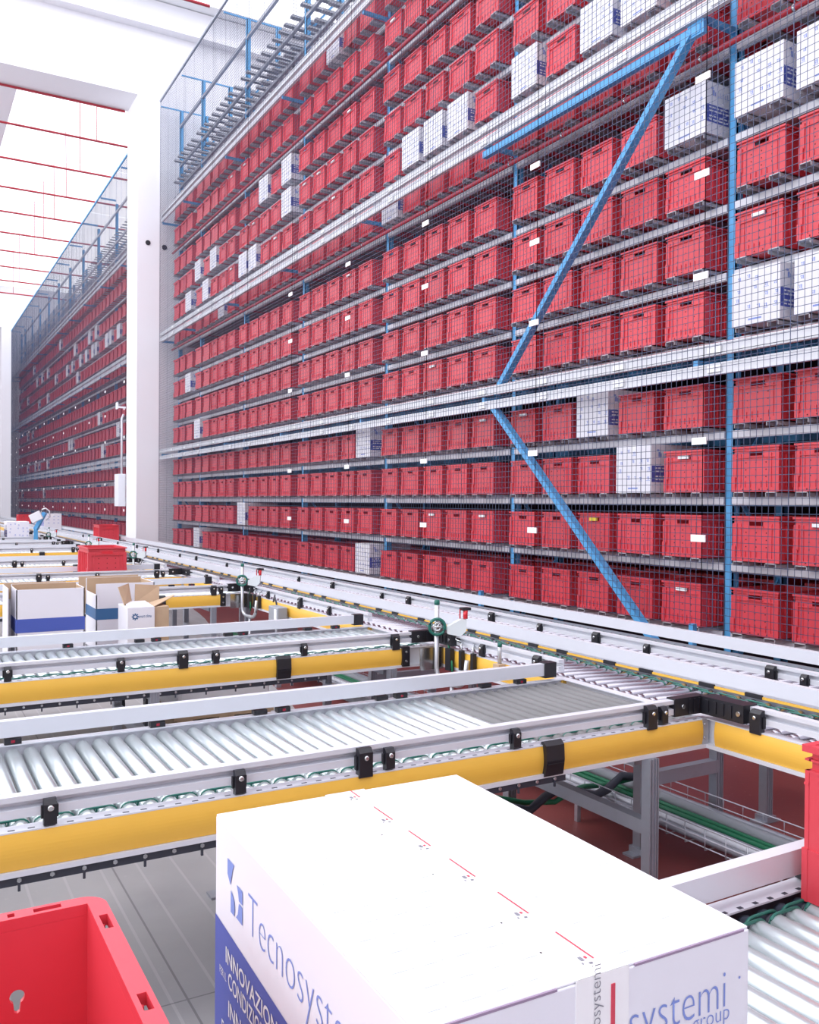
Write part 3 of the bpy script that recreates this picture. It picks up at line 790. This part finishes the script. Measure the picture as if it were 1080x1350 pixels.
# ------------------------------------------------------------------ scanner stations
def station(i, yb, label, full):
    x, y = 2.555, yb-.13
    t = thing('scanner_station', label, 'scanner', (x, y, FLOOR), 'barcode scanner poles')
    pts = [(x, y, -.535), (x, y, -.90)]
    for k in range(1, 7):
        a = k*math.pi/2/6; pts.append((x+.02*(1-math.cos(a)), y-.07*(1-math.cos(a)), -.90-.075*math.sin(a)))
    pts.append((x+.03, y-.16, -.975))
    for k in range(1, 7):
        a = k*math.pi/2/6; pts.append((x+.03+.01*math.sin(a), y-.16-.07*math.sin(a), -.975+.075*(1-math.cos(a))))
    pts.append((x+.045, y-.235, -.83))
    MB().tube(pts, .0138, 10).build('pole', M['pole'], t)
    MB().tube([(x+.03, y-.11, FLOOR), (x+.03, y-.11, -.98)], .012, 8).build('foot_post', M['pole'], t)
    MB().lathe([(0, .0150), (.022, .0150), (.026, .009)], (x, y, -.556), 'z', 10).build('pole_tip', M['green'], t)['label'] = 'green pole tip'
    d = Vector((.45, .89, 0)); r = Vector((.89, -.45, 0))          # facing the walkway
    c = Vector((x, y, -.675))-d*.025
    m = MB(); m.tube([tuple(c+r*(.043*math.cos(a))+Vector((0, 0, .043*math.sin(a)))) for a in [2*math.pi*k/20 for k in range(20)]], .009, 7, closed=True)
    m.build('ring', M['green'], t)['label'] = 'green ring'
    m = MB(); m.tube([tuple(c+r*(.022*math.cos(a))+Vector((0, 0, .022*math.sin(a)))) for a in [2*math.pi*k/14 for k in range(14)]], .007, 6, closed=True)
    m.tube([tuple(c-r*.03), tuple(c+r*.03)], .006, 6); m.tube([tuple(c-r*.02-Vector((0, 0, .03))), tuple(c+r*.02+Vector((0, 0, .03)))], .005, 6)
    m.build('ring_hub', M['chrome'], t)
    b = c+r*.055
    me = MB(); p = [Vector((0, 0, -.035)), Vector((0, 0, .005)), Vector((.075, 0, .045)), Vector((.105, 0, .04)), Vector((.10, 0, -.02)), Vector((.07, 0, -.05))]
    n0 = []
    for dd in (-.03, .03):
        n0.append([tuple(b+r*q.x+d*dd+Vector((0, 0, q.z))) for q in p])
    me.quad(n0[0]); me.quad(n0[1])
    for k in range(6): j = (k+1) % 6; me.quad([n0[0][k], n0[0][j], n0[1][j], n0[1][k]])
    me.build('scanner_head', M['scanw'], t, .006)
    q = b+r*.10+Vector((0, 0, .045))
    MB().tube([tuple(q), tuple(q+Vector((0, 0, .045)))], .013, 8).build('status_lamp', M['redl'], t)['label'] = 'red status lamp'
    m = MB().tube([tuple(q-r*.03), tuple(q-r*.03+Vector((0, 0, .05))), tuple(q-r*.01+Vector((0, 0, .055)))], .004, 6); m.box(q.x-.02, q.x+.03, q.y-.01, q.y+.03, q.z+.045, q.z+.06, 1)
    m.build('lamp_holder', [M['redl'], M['black']], t)
    # pipes down to black clips on the yellow cover
    for sh in (.05, .12):
        s0 = b+r*sh+Vector((0, 0, -.04)); s1 = Vector((2.60, y-.10-sh*1.6, -.80))
        MB().tube([tuple(s0), tuple(s0+Vector((0, 0, -.03))), tuple((s0+s1)/2+Vector((.01, -.02, .005))), tuple(s1+Vector((0, 0, .04))), tuple(s1)], .006, 7).build('pipe_arm', M['chrome'], t)
        MB().box(2.59, 2.612, s1.y-.013, s1.y+.013, -.89, -.785).build('clip_plate', M['black'], t)
    if full:
        s1 = Vector((2.59, y-.05, -.80))
        MB().box(2.45, 2.60, y+.0, y+.004, -.91, -.79).build('polished_plate', M['acrylic'], t)
        MB().tube([(x+.06, y-.02, -.74), (x+.05, y-.05, -.80), (x+.04, y-.09, -.86), (x+.04, y-.10, -.93)], .006, 6).build('cable', M['greencable'], t)
        MB().box(2.585, 2.612, y-.09, y-.04, -.91, -.79).build('mount_block', M['black'], t)
    return t
station(0, 4.26, 'barcode scanner pole with green ring beside the second yellow-sided conveyor end', True)
station(1, 7.45, 'barcode scanner on a bent steel pole behind the open cartons, by the grey motor box', True)
station(2, 11.55, 'barcode scanner pole just behind the lone red crate', False)
station(3, 14.60, 'barcode scanner pole second behind the lone red crate', False)
station(4, 18.9, 'most distant barcode scanner pole, near the blue monitor arm', False)
t = thing('motor_box', 'small grey motor box fixed to the main lane by the bent scanner pole', 'motor box', (2.56, 6.55, -.9))
MB().box(2.52, 2.60, 6.40, 6.60, -.935, -.815).build('box_body', M['greycable'], t, .006)
MB().box(2.515, 2.52, 6.42, 6.47, -.925, -.83).build('name_plate', M['label'], t)
MB().tube([(2.55, 6.5, -.80), (2.55, 6.55, -.74), (2.58, 6.62, -.74), (2.60, 6.7, -.80)], .007, 7).build('cable', M['tray'], t)
MB().box(2.50, 2.62, 6.38, 6.62, -.955, -.935).box(2.54, 2.58, 6.47, 6.51, FLOOR, -.955).build('mount_bracket', M['steel'], t)
t = thing('sensor_post', 'short brass and steel sensor post on the yellow cover past the first branch', 'sensor', (2.60, 3.62, -.8))
MB().lathe([(0, .010), (.09, .010), (.095, .004)], (2.598, 3.60, -.80), 'z', 10).build('pin', M['pole'], t)
MB().box(2.575, 2.615, 3.575, 3.625, -.83, -.80).build('base_block', M['card'], t)
MB().lathe([(0, .012), (.02, .012)], (2.598, 3.60, -.715), 'z', 8).build('tip', M['green'], t)

# ------------------------------------------------------------------ cartons in the gap
t = thing('platform_trolley', 'low grey platform trolley carrying the open white cartons between two conveyors', 'trolley', (.6, 5.9, FLOOR))
MB().box(-.5, 1.44, 5.30, 6.3, -1.12, -.96).build('deck', M['grey'], t, .005)
m = MB().box(1.425, 1.445, 5.29, 6.3, -1.13, -.95); m.build('edge_strip', M['tray'], t)
for x in (-.4, 1.3):
    for y in (5.4, 6.2):
        MB().lathe([(-.02, .07), (.02, .07)], (x, y, FLOOR+.07), 'x', 14).box(x-.025, x+.025, y-.03, y+.03, FLOOR+.1, -1.12).build('caster', M['tray'], t)
def open_carton(label, x0, x1, y0, y1, z0, zt, band, bz0, bz1, notch):
    t = thing('open_carton', label, 'carton', ((x0+x1)/2, (y0+y1)/2, z0), 'open cartons on the trolley')
    m = MB(); k = .006
    m.box(x0, x1, y0, y1, z0, z0+k); 
    # walls: white outside, brown inside
    m.box(x0, x1, y0, y0+k, z0, zt); m.box(x1-k, x1, y0, y1, z0, zt); m.box(x0, x1, y1-k, y1, z0, zt+.012)
    m.box(x0, x0+k, y0, y1, z0, zt-notch)
    m.box(x0+k, x1-k, y0+k, y0+k+.002, z0+k, zt-.001, 1); m.box(x0+k, x1-k, y1-k-.002, y1-k, z0+k, zt+.011, 1); m.box(x1-k-.002, x1-k, y0+k, y1-k, z0+k, zt-.001, 1); m.box(x0+k, x0+k+.002, y0+k, y1-k, z0+k, zt-notch-.001, 1)
    m.build('carton_body', [M['white'], M['card']], t)
    m = MB(); e = .0015
    m.box(x0-e, x1+e, y0-e, y0, bz0, bz1); m.box(x0-e, x0, y0, y1, bz0, bz1)
    m.build('printed_band', band, t)['label'] = 'printed blue band'
    m = MB(); xl = x1-.12
    for q in range(3): m.box(xl+.002*q, xl+.10-.02*q, y0-e, y0, bz0-.05-q*.012, bz0-.045-q*.012)
    m.build('small_print', M['blueprint2'], t)
    return t
c1 = open_carton('open white carton with a royal blue band, the wider of two on the trolley', .585, .965, 5.60, 5.88, -.96, -.523, M['bandblue'], -.775, -.695, .0)
# its outer flap standing off the side
MB().box(.540, .546, 5.62, 5.9, -.955, -.515).box(.540, .60, 5.895, 5.90, -.955, -.515).build('side_flap', M['white'], c1)
MB().box(.546, .9, 5.882, 5.886, -.6, -.505).build('rear_flap', M['card'], c1)
c2 = open_carton('tall open white carton with a dark teal band, partly behind the small carton', 1.075, 1.44, 5.84, 6.2, -.96, -.527, M['bandteal'], -.755, -.685, .07)
MB().box(1.03, 1.075, 6.2, 6.204, -.75, -.505).box(1.03, 1.42, 6.204, 6.208, -.7, -.505).build('rear_flap', M['card'], c2)
# small carton with folded-out flaps and a cog mark
x0, x1, y0, y1, z0, zt = 1.165, 1.325, 5.36, 5.62, -.96, -.632
c3 = thing('open_carton', 'small white carton with brown flaps folded out and a blue cog mark', 'carton', ((x0+x1)/2, (y0+y1)/2, z0), 'open cartons on the trolley')
m = MB().box(x0, x1, y0, y1, z0, zt); m.build('carton_body', M['white'], c3, .003)
MB().quad([(x0+.005, y0+.001, zt+.001), (x1-.005, y0+.001, zt+.001), (x1-.0, y1-.01, zt+.012), (x0+.03, y1-.01, zt+.012)]).build('lid_panel', M['white'], c3)
m = MB()
def flap(pts, th=.004):
    a = [Vector(p) for p in pts]; n = (a[1]-a[0]).cross(a[2]-a[0]).normalized()*th
    m.quad([tuple(p) for p in a]); m.quad([tuple(p+n) for p in a])
    for k in range(4): j = (k+1) % 4; m.quad([tuple(a[k]), tuple(a[j]), tuple(a[j]+n), tuple(a[k]+n)])
flap([(x0+.01, y0+.12, zt), (x0-.02, y0+.16, zt+.11), (x0+.07, y1+.03, zt+.12), (x0+.085, y1, zt)])
flap([(x0+.10, y1, zt), (x0+.105, y1+.01, zt+.115), (x1+.10, y1+.03, zt+.10), (x1+.09, y1, zt)])
flap([(x1, y0+.02, zt), (x1, y1-.02, zt-.005), (x1+.17, y1-.05, zt+.045), (x1+.16, y0+.16, zt+.045)])
m.build('flap', M['card'], c3)['label'] = 'brown inner flaps'
MB().box(x1+.001, x1+.09, y0+.02, y1, z0, zt-.004).build('side_panel', M['card'], c3)
m = MB(); cx, cz, yq = x0+.045, zt-.055, y0-.0012
for k in range(8):
    a = 2*math.pi*k/8; a0 = a-.22; a1 = a+.22
    m.quad([(cx+r*math.cos(b), yq, cz+r*math.sin(b)) for r, b in ((.012, a0), (.021, a0), (.021, a1), (.012, a1))])
for k in range(16):
    a0 = 2*math.pi*k/16; a1 = 2*math.pi*(k+1)/16
    m.quad([(cx+r*math.cos(b), yq, cz+r*math.sin(b)) for r, b in ((.008, a0), (.014, a0), (.014, a1), (.008, a1))])
m.build('cog_mark', M['bandteal'], c3)
def text(body, size, mtx, material, parent, name='lettering', offset=0., space=1., bold=False, extrude=0.):
    cu = bpy.data.curves.new(name, 'FONT'); cu.body = body; cu.size = size; cu.offset = offset; cu.space_character = space; cu.extrude = extrude; cu.resolution_u = 4
    tmp = bpy.data.objects.new('tmp', cu); COL.objects.link(tmp); bpy.context.view_layer.update()
    me = bpy.data.meshes.new_from_object(tmp.evaluated_get(bpy.context.evaluated_depsgraph_get()))
    bpy.data.objects.remove(tmp); bpy.data.curves.remove(cu)
    me.transform(mtx); me.materials.clear(); me.materials.append(material); me.name = name
    o = bpy.data.objects.new(name, me); COL.objects.link(o)
    if parent:
        o.parent = parent
    return o
def frame_mtx(o, right, up):
    r, u = Vector(right), Vector(up); n = r.cross(u)
    return Matrix(((r.x, u.x, n.x, o[0]), (r.y, u.y, n.y, o[1]), (r.z, u.z, n.z, o[2]), (0, 0, 0, 1)))
L0 = c3.location
text('smart clima', .026, frame_mtx((cx+.020-L0.x, yq-L0.y, cz-.007-L0.z), (.62, 0, 0), (0, 0, 1)), M['bandteal'], c3)
t = thing('wrapped_bundle', 'white film-wrapped bundle lying low under the second branch conveyor', 'bundle', (1.8, 5.7, FLOOR))
m = MB(); m.box(1.50, 2.12, 5.5, 6.3, FLOOR+.10, -1.02); m.build('wrapped_load', M['film'], t, .03)
MB().box(1.48, 2.14, 5.5, 6.3, FLOOR+.07, FLOOR+.10).box(1.5, 1.6, 5.5, 6.3, FLOOR, FLOOR+.07).box(1.77, 1.87, 5.5, 6.3, FLOOR, FLOOR+.07).box(2.02, 2.12, 5.5, 6.3, FLOOR, FLOOR+.07).build('pallet', M['card'], t)

# ------------------------------------------------------------------ things on the conveyors
o = link('red_crate', CRATE, loc=(1.803, .865, RZ+RR)); o.rotation_euler[2] = -math.pi/2
tag(o, 'tall red crate on bare rollers beyond the big white box, at the picture edge', 'crate')
o['label'] = 'red crate standing on the bare rollers beside the big white box'
o = link('red_crate', CRATE, loc=(1.88, BY[4]+.50, RZ+RR)); o.rotation_euler[2] = math.pi/2
tag(o, 'lone red crate standing alone on a branch conveyor behind the open cartons', 'crate')
o = link('red_crate', CRATE, loc=(3.67, 18.9, RZ+RR)); o.rotation_euler[2] = math.pi/2
tag(o, 'red crate riding on the main lane beside the white pillar', 'crate')
o = link('red_crate', CRATE, loc=(3.67, 33.0, RZ+RR)); o.rotation_euler[2] = math.pi/2
tag(o, 'most distant red crate riding on the main lane, past the white cartons', 'crate')
def print_carton(x, y, z, label, sc=1., mesh=CARTON_LOW, rz=math.pi/2):
    o = link('white_carton', mesh, loc=(x, y, z)); o.rotation_euler[2] = rz; o.scale = (sc, sc, sc)
    return tag(o, label, 'carton')
print_carton(3.67, 26.6, RZ+RR, 'plain white carton riding on the main lane behind the blue monitor arm', 1.15)
print_carton(2.02, BY[8]+.42, RZ+RR, 'printed white carton on a distant branch conveyor before the blue monitor arm', 1.0, CARTON, math.pi/2)
m = MB(); m.box(-.2, .2, -.28, .28, 0, .33); m.box(-.025, .025, -.2805, .2805, 0, .3308, 1)
o = m.build('brown_carton', [M['card'], M['tape']]); o.location = (1.50, BY[8]+.42, RZ+RR)
tag(o, 'brown taped carton beside the printed white one on a distant branch conveyor', 'carton')
t = thing('monitor_arm', 'blue angled stand holding a white monitor beyond the branch conveyors', 'monitor stand', (2.30, 18.60, FLOOR))
m = MB(); m.bar((2.29, 18.6, FLOOR), (2.29, 18.6, -.52), .07, .07); m.bar((2.29, 18.6, -.56), (2.44, 18.5, -.24), .085, .07); m.box(2.12, 2.46, 18.45, 18.75, FLOOR, FLOOR+.02)
m.build('stand', M['blue'], t)
m = MB(); m.bar((2.18, 18.45, -.37), (2.36, 18.37, -.27), .06, .17, up=(0, 0, 1)); m.build('monitor', M['whitep'], t, .01)
MB().tube([(2.36, 18.4, -.24), (2.38, 18.4, -.17), (2.44, 18.4, -.15), (2.51, 18.4, -.20), (2.52, 18.4, -.32), (2.46, 18.45, -.38)], .014, 7).build('cable_loop', M['whitep'], t)

# ------------------------------------------------------------------ near red crate (front corner of the picture)
def near_crate():
    X0, X1, Y0, Y1 = -.18, .224, .565, 1.168; zt = -.50; zb = RZ+RR; t = .006; f = .024
    c = thing('red_crate', 'empty open red crate next to the big white box, rim slots and inside visible', 'crate', ((X0+X1)/2, (Y0+Y1)/2, zb))
    m = MB()
    a0, a1, b0, b1 = X0+f-.002, X1-f+.002, Y0+f-.002, Y1-f+.002     # inner faces of the walls
    m.box(a0, a1, b0, b1, zb, zb+.006)
    m.box(a0-t, a0, b0-t, b1+t, zb, zt-.0142); m.box(a1, a1+t, b0-t, b1+t, zb, zt-.0142); m.box(a0, a1, b0-t, b0, zb, zt-.0142)
    # far wall with a keyhole
    hx, hz, hr = .122, -.595, .0085; seg = 20
    m.box(a0, hx-.03, b1, b1+t, zb, zt-.0142); m.box(hx+.03, a1, b1, b1+t, zb, zt-.0142); m.box(hx-.03, hx+.03, b1, b1+t, hz+.03, zt-.0142); m.box(hx-.03, hx+.03, b1, b1+t, zb, hz-.03)
    ring = []
    for k in range(24):
        an = 2*math.pi*k/24; px, pz = hr*math.cos(an), hr*math.sin(an)
        if 17 <= k <= 19: pz = -.020 if k == 18 else -.018; px = {17: -.003, 18: 0, 19: .003}[k]
        s = .03/max(abs(math.cos(an)), abs(math.sin(an)))
        ring.append(((hx+px, hz+pz), (hx+s*math.cos(an), hz+s*math.sin(an))))
    for k in range(24):
        j = (k+1) % 24; (i0, o0), (i1, o1) = ring[k], ring[j]
        for yy in (b1, b1+t): m.quad([(i0[0], yy, i0[1]), (o0[0], yy, o0[1]), (o1[0], yy, o1[1]), (i1[0], yy, i1[1])])
        m.quad([(i0[0], b1, i0[1]), (i1[0], b1, i1[1]), (i1[0], b1+t, i1[1]), (i0[0], b1+t, i0[1])])
    # ledge line inside, ribs and foot outside
    for k in range(8): m.box(X1-f+.006, X1-.006, Y0+.05+k*.07, Y0+.054+k*.07, zb+.03, zt-.05)
    for z0, z1 in ((zt-.055, zt-.05), (zt-.033, zt-.028), (zb, zb+.03)): m.box(X1-f+.009, X1-.004, Y0+.01, Y1-.01, z0, z1); m.box(X0+.02, X1-.02, Y1-f+.009, Y1-.004, z0, z1)
    m.build('crate_body', M['redin'], c)
    # rim flange with slots and rounded outer corners
    m = MB(); z0, z1 = zt-.014, zt; R = .03
    def slab(x0, x1, y0, y1): m.box(x0, x1, y0, y1, z0, z1)
    ix0, ix1, iy0, iy1 = a0, a1, b0, b1
    slots = [(1.068, 1.106), (.876, .910), (.69, .725)]
    y = Y0+R
    for s0, s1 in sorted(slots):
        slab(ix1, X1, y, s0); slab(ix1, ix1+.006, s0, s1); slab(X1-.006, X1, s0, s1)
        m.box(ix1+.006, X1-.006, s0, s1, z0-.016, z0-.012)
        m.box(ix1+.006, X1-.012, s0+.010, s0+.014, z0-.01, z0+.006); m.box(ix1+.006, X1-.010, s1-.008, s1-.004, z0-.01, z0+.004)
        y = s1
    slab(ix1, X1, y, Y1-R)
    sl = [(.141, .173), (.112, .120)]; x = X0+R
    for s0, s1 in sorted(sl):
        slab(x, s0, iy1, Y1); slab(s0, s1, iy1, iy1+.006); slab(s0, s1, Y1-.006, Y1); m.box(s0, s1, iy1+.006, Y1-.006, z0-.012, z0-.008); x = s1
    slab(x, X1-R, iy1, Y1)
    slab(X0, ix0, Y0+R, Y1-R); slab(X0+R, X1-R, Y0, iy0)
    for cx_, cy_, sx, sy, ix, iy in ((X1-R, Y1-R, 1, 1, ix1, iy1), (X0+R, Y1-R, -1, 1, ix0, iy1), (X1-R, Y0+R, 1, -1, ix1, iy0), (X0+R, Y0+R, -1, -1, ix0, iy0)):
        pr = [(cx_+sx*R*math.cos(a), cy_+sy*R*math.sin(a)) for a in [math.pi/2*k/8 for k in range(9)]]
        pr += [(cx_, iy), (ix, iy), (ix, cy_)]
        m.ext(pr, 'z', z0, z1)
    m.build('rim', M['redin'], c)
    bpy.context.view_layer.update()
    return c
near_crate()

# ------------------------------------------------------------------ big white box with print
BX = thing('shipping_box', 'big white shipping box with blue company print, taped shut, on the front conveyor', 'box', (.568, .900, RZ+RR))
BX.rotation_euler[2] = math.radians(-1.35)
W2, L2, HB = .195, .287, -.432-(RZ+RR)
m = MB(); m.box(-W2, W2, -L2, L2, 0, HB-.003)
m.box(-W2, -.0008, -L2+.0015, L2-.0015, HB-.003, HB); m.box(.0008, W2, -L2+.0015, L2-.0015, HB-.003, HB)
m.build('carton_body', M['white'], BX, .0025, world=False)
def loc(name, mb, mats, lab=None):
    o = mb.build(name, mats, BX, 0, False)
    if lab: o['label'] = lab
    return o
e = .0006
# gap line along the front flap edge
gapm = mat('flap_shadow_gap', (.30, .22, .32), .8)
for xa, xb in ((-W2+.012, -.052), (.040, W2-.008)):
    loc('flap_gap', MB().box(xa, xb, -L2-.0004, -L2+.0030, HB-.0035, HB-.0012), gapm)
# tape over the top seam and down the front
m = MB(); m.box(-.031, .032, -L2-e, L2+e, HB, HB+e); m.box(-.031, .032, -L2-e*1.5, -L2, HB-.10, HB+e); m.box(-.031, .032, L2, L2+e*1.5, HB-.10, HB+e); loc('tape', m, M['tape'], 'clear tape strip')
for k in range(6):
    y1 = L2-.078-k*.1035+.103; y0 = max(y1-.058, -L2+.002); y1 = min(y1, L2)
    loc('tape_stripe', MB().quad([(.0088, y0, HB+2*e), (.0108, y0, HB+2*e), (.0108, y1, HB+2*e), (.0088, y1, HB+2*e)]), M['tapered'], 'red dash on the tape')
loc('tape_stripe', MB().box(.010, .0145, -L2-3*e, -L2-1.5*e, HB-.10, HB-.012), M['tapered'], 'red line down the front tape')
for k in range(6):
    m = MB(); y = L2-.135-k*.1035+.103; x = -.004
    for dx, dy, w, h, mi in ((0, 0, .004, .007, 0), (.006, .002, .003, .004, 1), (.004, -.008, .004, .003, 0), (-.003, -.006, .002, .003, 0)):
        if y+dy < -L2+.01: continue
        m.quad([(x+dx, y+dy, HB+2*e), (x+dx+w, y+dy, HB+2*e), (x+dx+w, y+dy+h, HB+2*e), (x+dx, y+dy+h, HB+2*e)], mi)
    if m.v: loc('tape_print', m, [M['greyprint'], M['tapered']])
for k in range(5):
    text('Tecnosystemi', .0125, frame_mtx((-.002, L2-.148-k*.1035+.100, HB+2*e), (0, -.42, 0), (.9, 0, 0)), M['faint'], BX, 'tape_lettering', -.0002)
text('Tecnosystemi', .0165, frame_mtx((-.003, -L2-3*e, HB-.080), (0, 0, 1.0), (-1, 0, 0)), M['greyprint'], BX, 'tape_lettering', -.0002)
# faint all-over print on the top
m = MB(); rg = random.Random(11)
for ix in range(11):
    for iy in range(17):
        x = -W2+.02+ix*.035+(.017 if iy % 2 else 0); y = -L2+.02+iy*.034
        if -.036 < x < .034 or x > W2-.03: continue
        if x > .04 and rg.random() < .85: continue
        w = rg.uniform(.010, .022)
        m.quad([(x, y, HB+e), (x+w, y, HB+e), (x+w, y+.0014, HB+e), (x, y+.0014, HB+e)], 0)
        m.quad([(x+w+.003, y, HB+e), (x+w+.005, y, HB+e), (x+w+.005, y+.003, HB+e), (x+w+.003, y+.003, HB+e)], 1)
loc('faint_print', m, [M['faint'], mat('faint_dot_print', (.55, .60, .76), .6)])['kind'] = 'stuff'
# left face (towards -x): right of reading direction is -y
def LM(y, z, sx=1., sy=1., d=1.): return frame_mtx((-W2-e*d, y, z), (0, -sx, 0), (0, 0, sy))
K = .9818
def wy(y): return y*K-.900
def wz(z): return z*K-(RZ+RR)
m = MB(); xx = -W2-e
m.quad([(xx, -L2+.001, .0), (xx, L2-.001, .0), (xx, L2-.001, wz(-.580)), (xx, -L2+.001, wz(-.598))])
loc('printed_band', m, M['blueprint'], 'blue printed band')
def poly(m, pts): m.quad([(xx-e*.5, wy(a), wz(b)) for a, b in pts])
m = MB()
poly(m, [(1.151, -.482), (1.122, -.482), (1.129, -.492), (1.133, -.503), (1.138, -.514), (1.151, -.503)])
poly(m, [(1.136, -.520), (1.128, -.523), (1.120, -.530), (1.118, -.540), (1.120, -.549), (1.136, -.549)])
poly(m, [(1.110, -.503), (1.086, -.503), (1.086, -.521), (1.101, -.521), (1.104, -.512)])
poly(m, [(1.101, -.524), (1.086, -.524), (1.086, -.547), (1.113, -.547), (1.105, -.540)])
loc('logo', m, M['blueprint2'])
text('Tecnosystemi', .073, LM(wy(1.066), wz(-.5455), .88, 1.03), M['blueprint2'], BX, 'lettering', -.0016, 1.0)
text('INNOVAZIONE', .030, LM(wy(1.158), wz(-.625), 1.05, 1, 2), M['tape'], BX, 'lettering', .0004)
text('PER IL', .015, LM(wy(1.185), wz(-.652), .8, 1, 2), M['tape'], BX, 'lettering')
text('CONDIZIONAMENTO', .030, LM(wy(1.145), wz(-.654), .85, 1, 2), M['tape'], BX, 'lettering', .0003)
text('INNOVATION', .030, LM(wy(1.145), wz(-.693), 1.05, 1, 2), M['tape'], BX, 'lettering', .0004)
text('FOR AIR CONDITIONING', .026, LM(wy(1.175), wz(-.730), .95, 1, 2), M['tape'], BX, 'lettering', .0002)
# front face
def FM(x, z, sx=1., sy=1.): return frame_mtx((x*K-.568+.007, -L2-e, wz(z)), (sx, 0, 0), (0, 0, sy))
text('Tecnosystemi', .053, FM(.487, -.5155, .835, 1.08), M['blueprint2'], BX, 'lettering', -.0009)
text('group', .024, FM(.689, -.5285, .92, 1), M['blueprint2'], BX, 'lettering', -.0003)
m = MB(); 
m.quad([(.181+.0015*math.cos(a), -L2-e, wz(-.490)+.0015*math.sin(a)) for a in [math.pi/4*k for k in range(8)]]); loc('registered_dot', m, M['blueprint2'])

# ------------------------------------------------------------------ light
wd = bpy.data.worlds.new('daylight'); SC.world = wd; wd.use_nodes = True
bg = wd.node_tree.nodes['Background']; bg.inputs[0].default_value = (.90, .94, 1., 1); bg.inputs[1].default_value = .42
def area(name, loc_, rot, sx, sy, en, col=(1, 1, 1)):
    l = bpy.data.lights.new(name, 'AREA'); l.shape = 'RECTANGLE'; l.size = sx; l.size_y = sy; l.energy = en; l.color = col
    o = bpy.data.objects.new(name, l); COL.objects.link(o); o.location = loc_; o.rotation_euler = rot; return o
# daylight through the window wall on the left and the roof lights
area('window_daylight', (-8.9, 8, 5.2), (0, math.radians(-90), 0), 8.4, 26, 1900, (.97, .97, 1))
area('window_daylight', (-8.9, 36, 5.2), (0, math.radians(-90), 0), 8.4, 26, 1900, (.97, .97, 1))
area('skylight_daylight', (1.0, 8, ZC-.06), (0, 0, 0), 16, 22, 1000, (1, .985, 1))
area('skylight_daylight', (1.0, 35, ZC-.06), (0, 0, 0), 16, 27, 1300, (1, .985, 1))

# ------------------------------------------------------------------ camera
yaw, pit, rol, f = 5.22192021e-01, -1.00248286e-02, 7.18044955e-03, 1166.69342
fw = Vector((math.sin(yaw)*math.cos(pit), math.cos(yaw)*math.cos(pit), math.sin(pit)))
r = Vector((math.cos(yaw), -math.sin(yaw), 0)); u = r.cross(fw)
R_ = r*math.cos(rol)+u*math.sin(rol); U_ = -r*math.sin(rol)+u*math.cos(rol)
cam = bpy.data.cameras.new('camera'); co = bpy.data.objects.new('camera', cam); COL.objects.link(co)
cam.sensor_fit = 'AUTO'; cam.sensor_width = 36; cam.lens = f/1350*36; cam.clip_start = .02; cam.clip_end = 200
co.matrix_world = Matrix(((R_.x, U_.x, -fw.x, 0), (R_.y, U_.y, -fw.y, 0), (R_.z, U_.z, -fw.z, 0), (0, 0, 0, 1)))
SC.camera = co
SC.view_settings.view_transform = 'Standard'; SC.view_settings.look = 'None'; SC.view_settings.gamma = 1
SC.view_settings.use_curve_mapping = False; SC.view_settings.exposure = 0.0
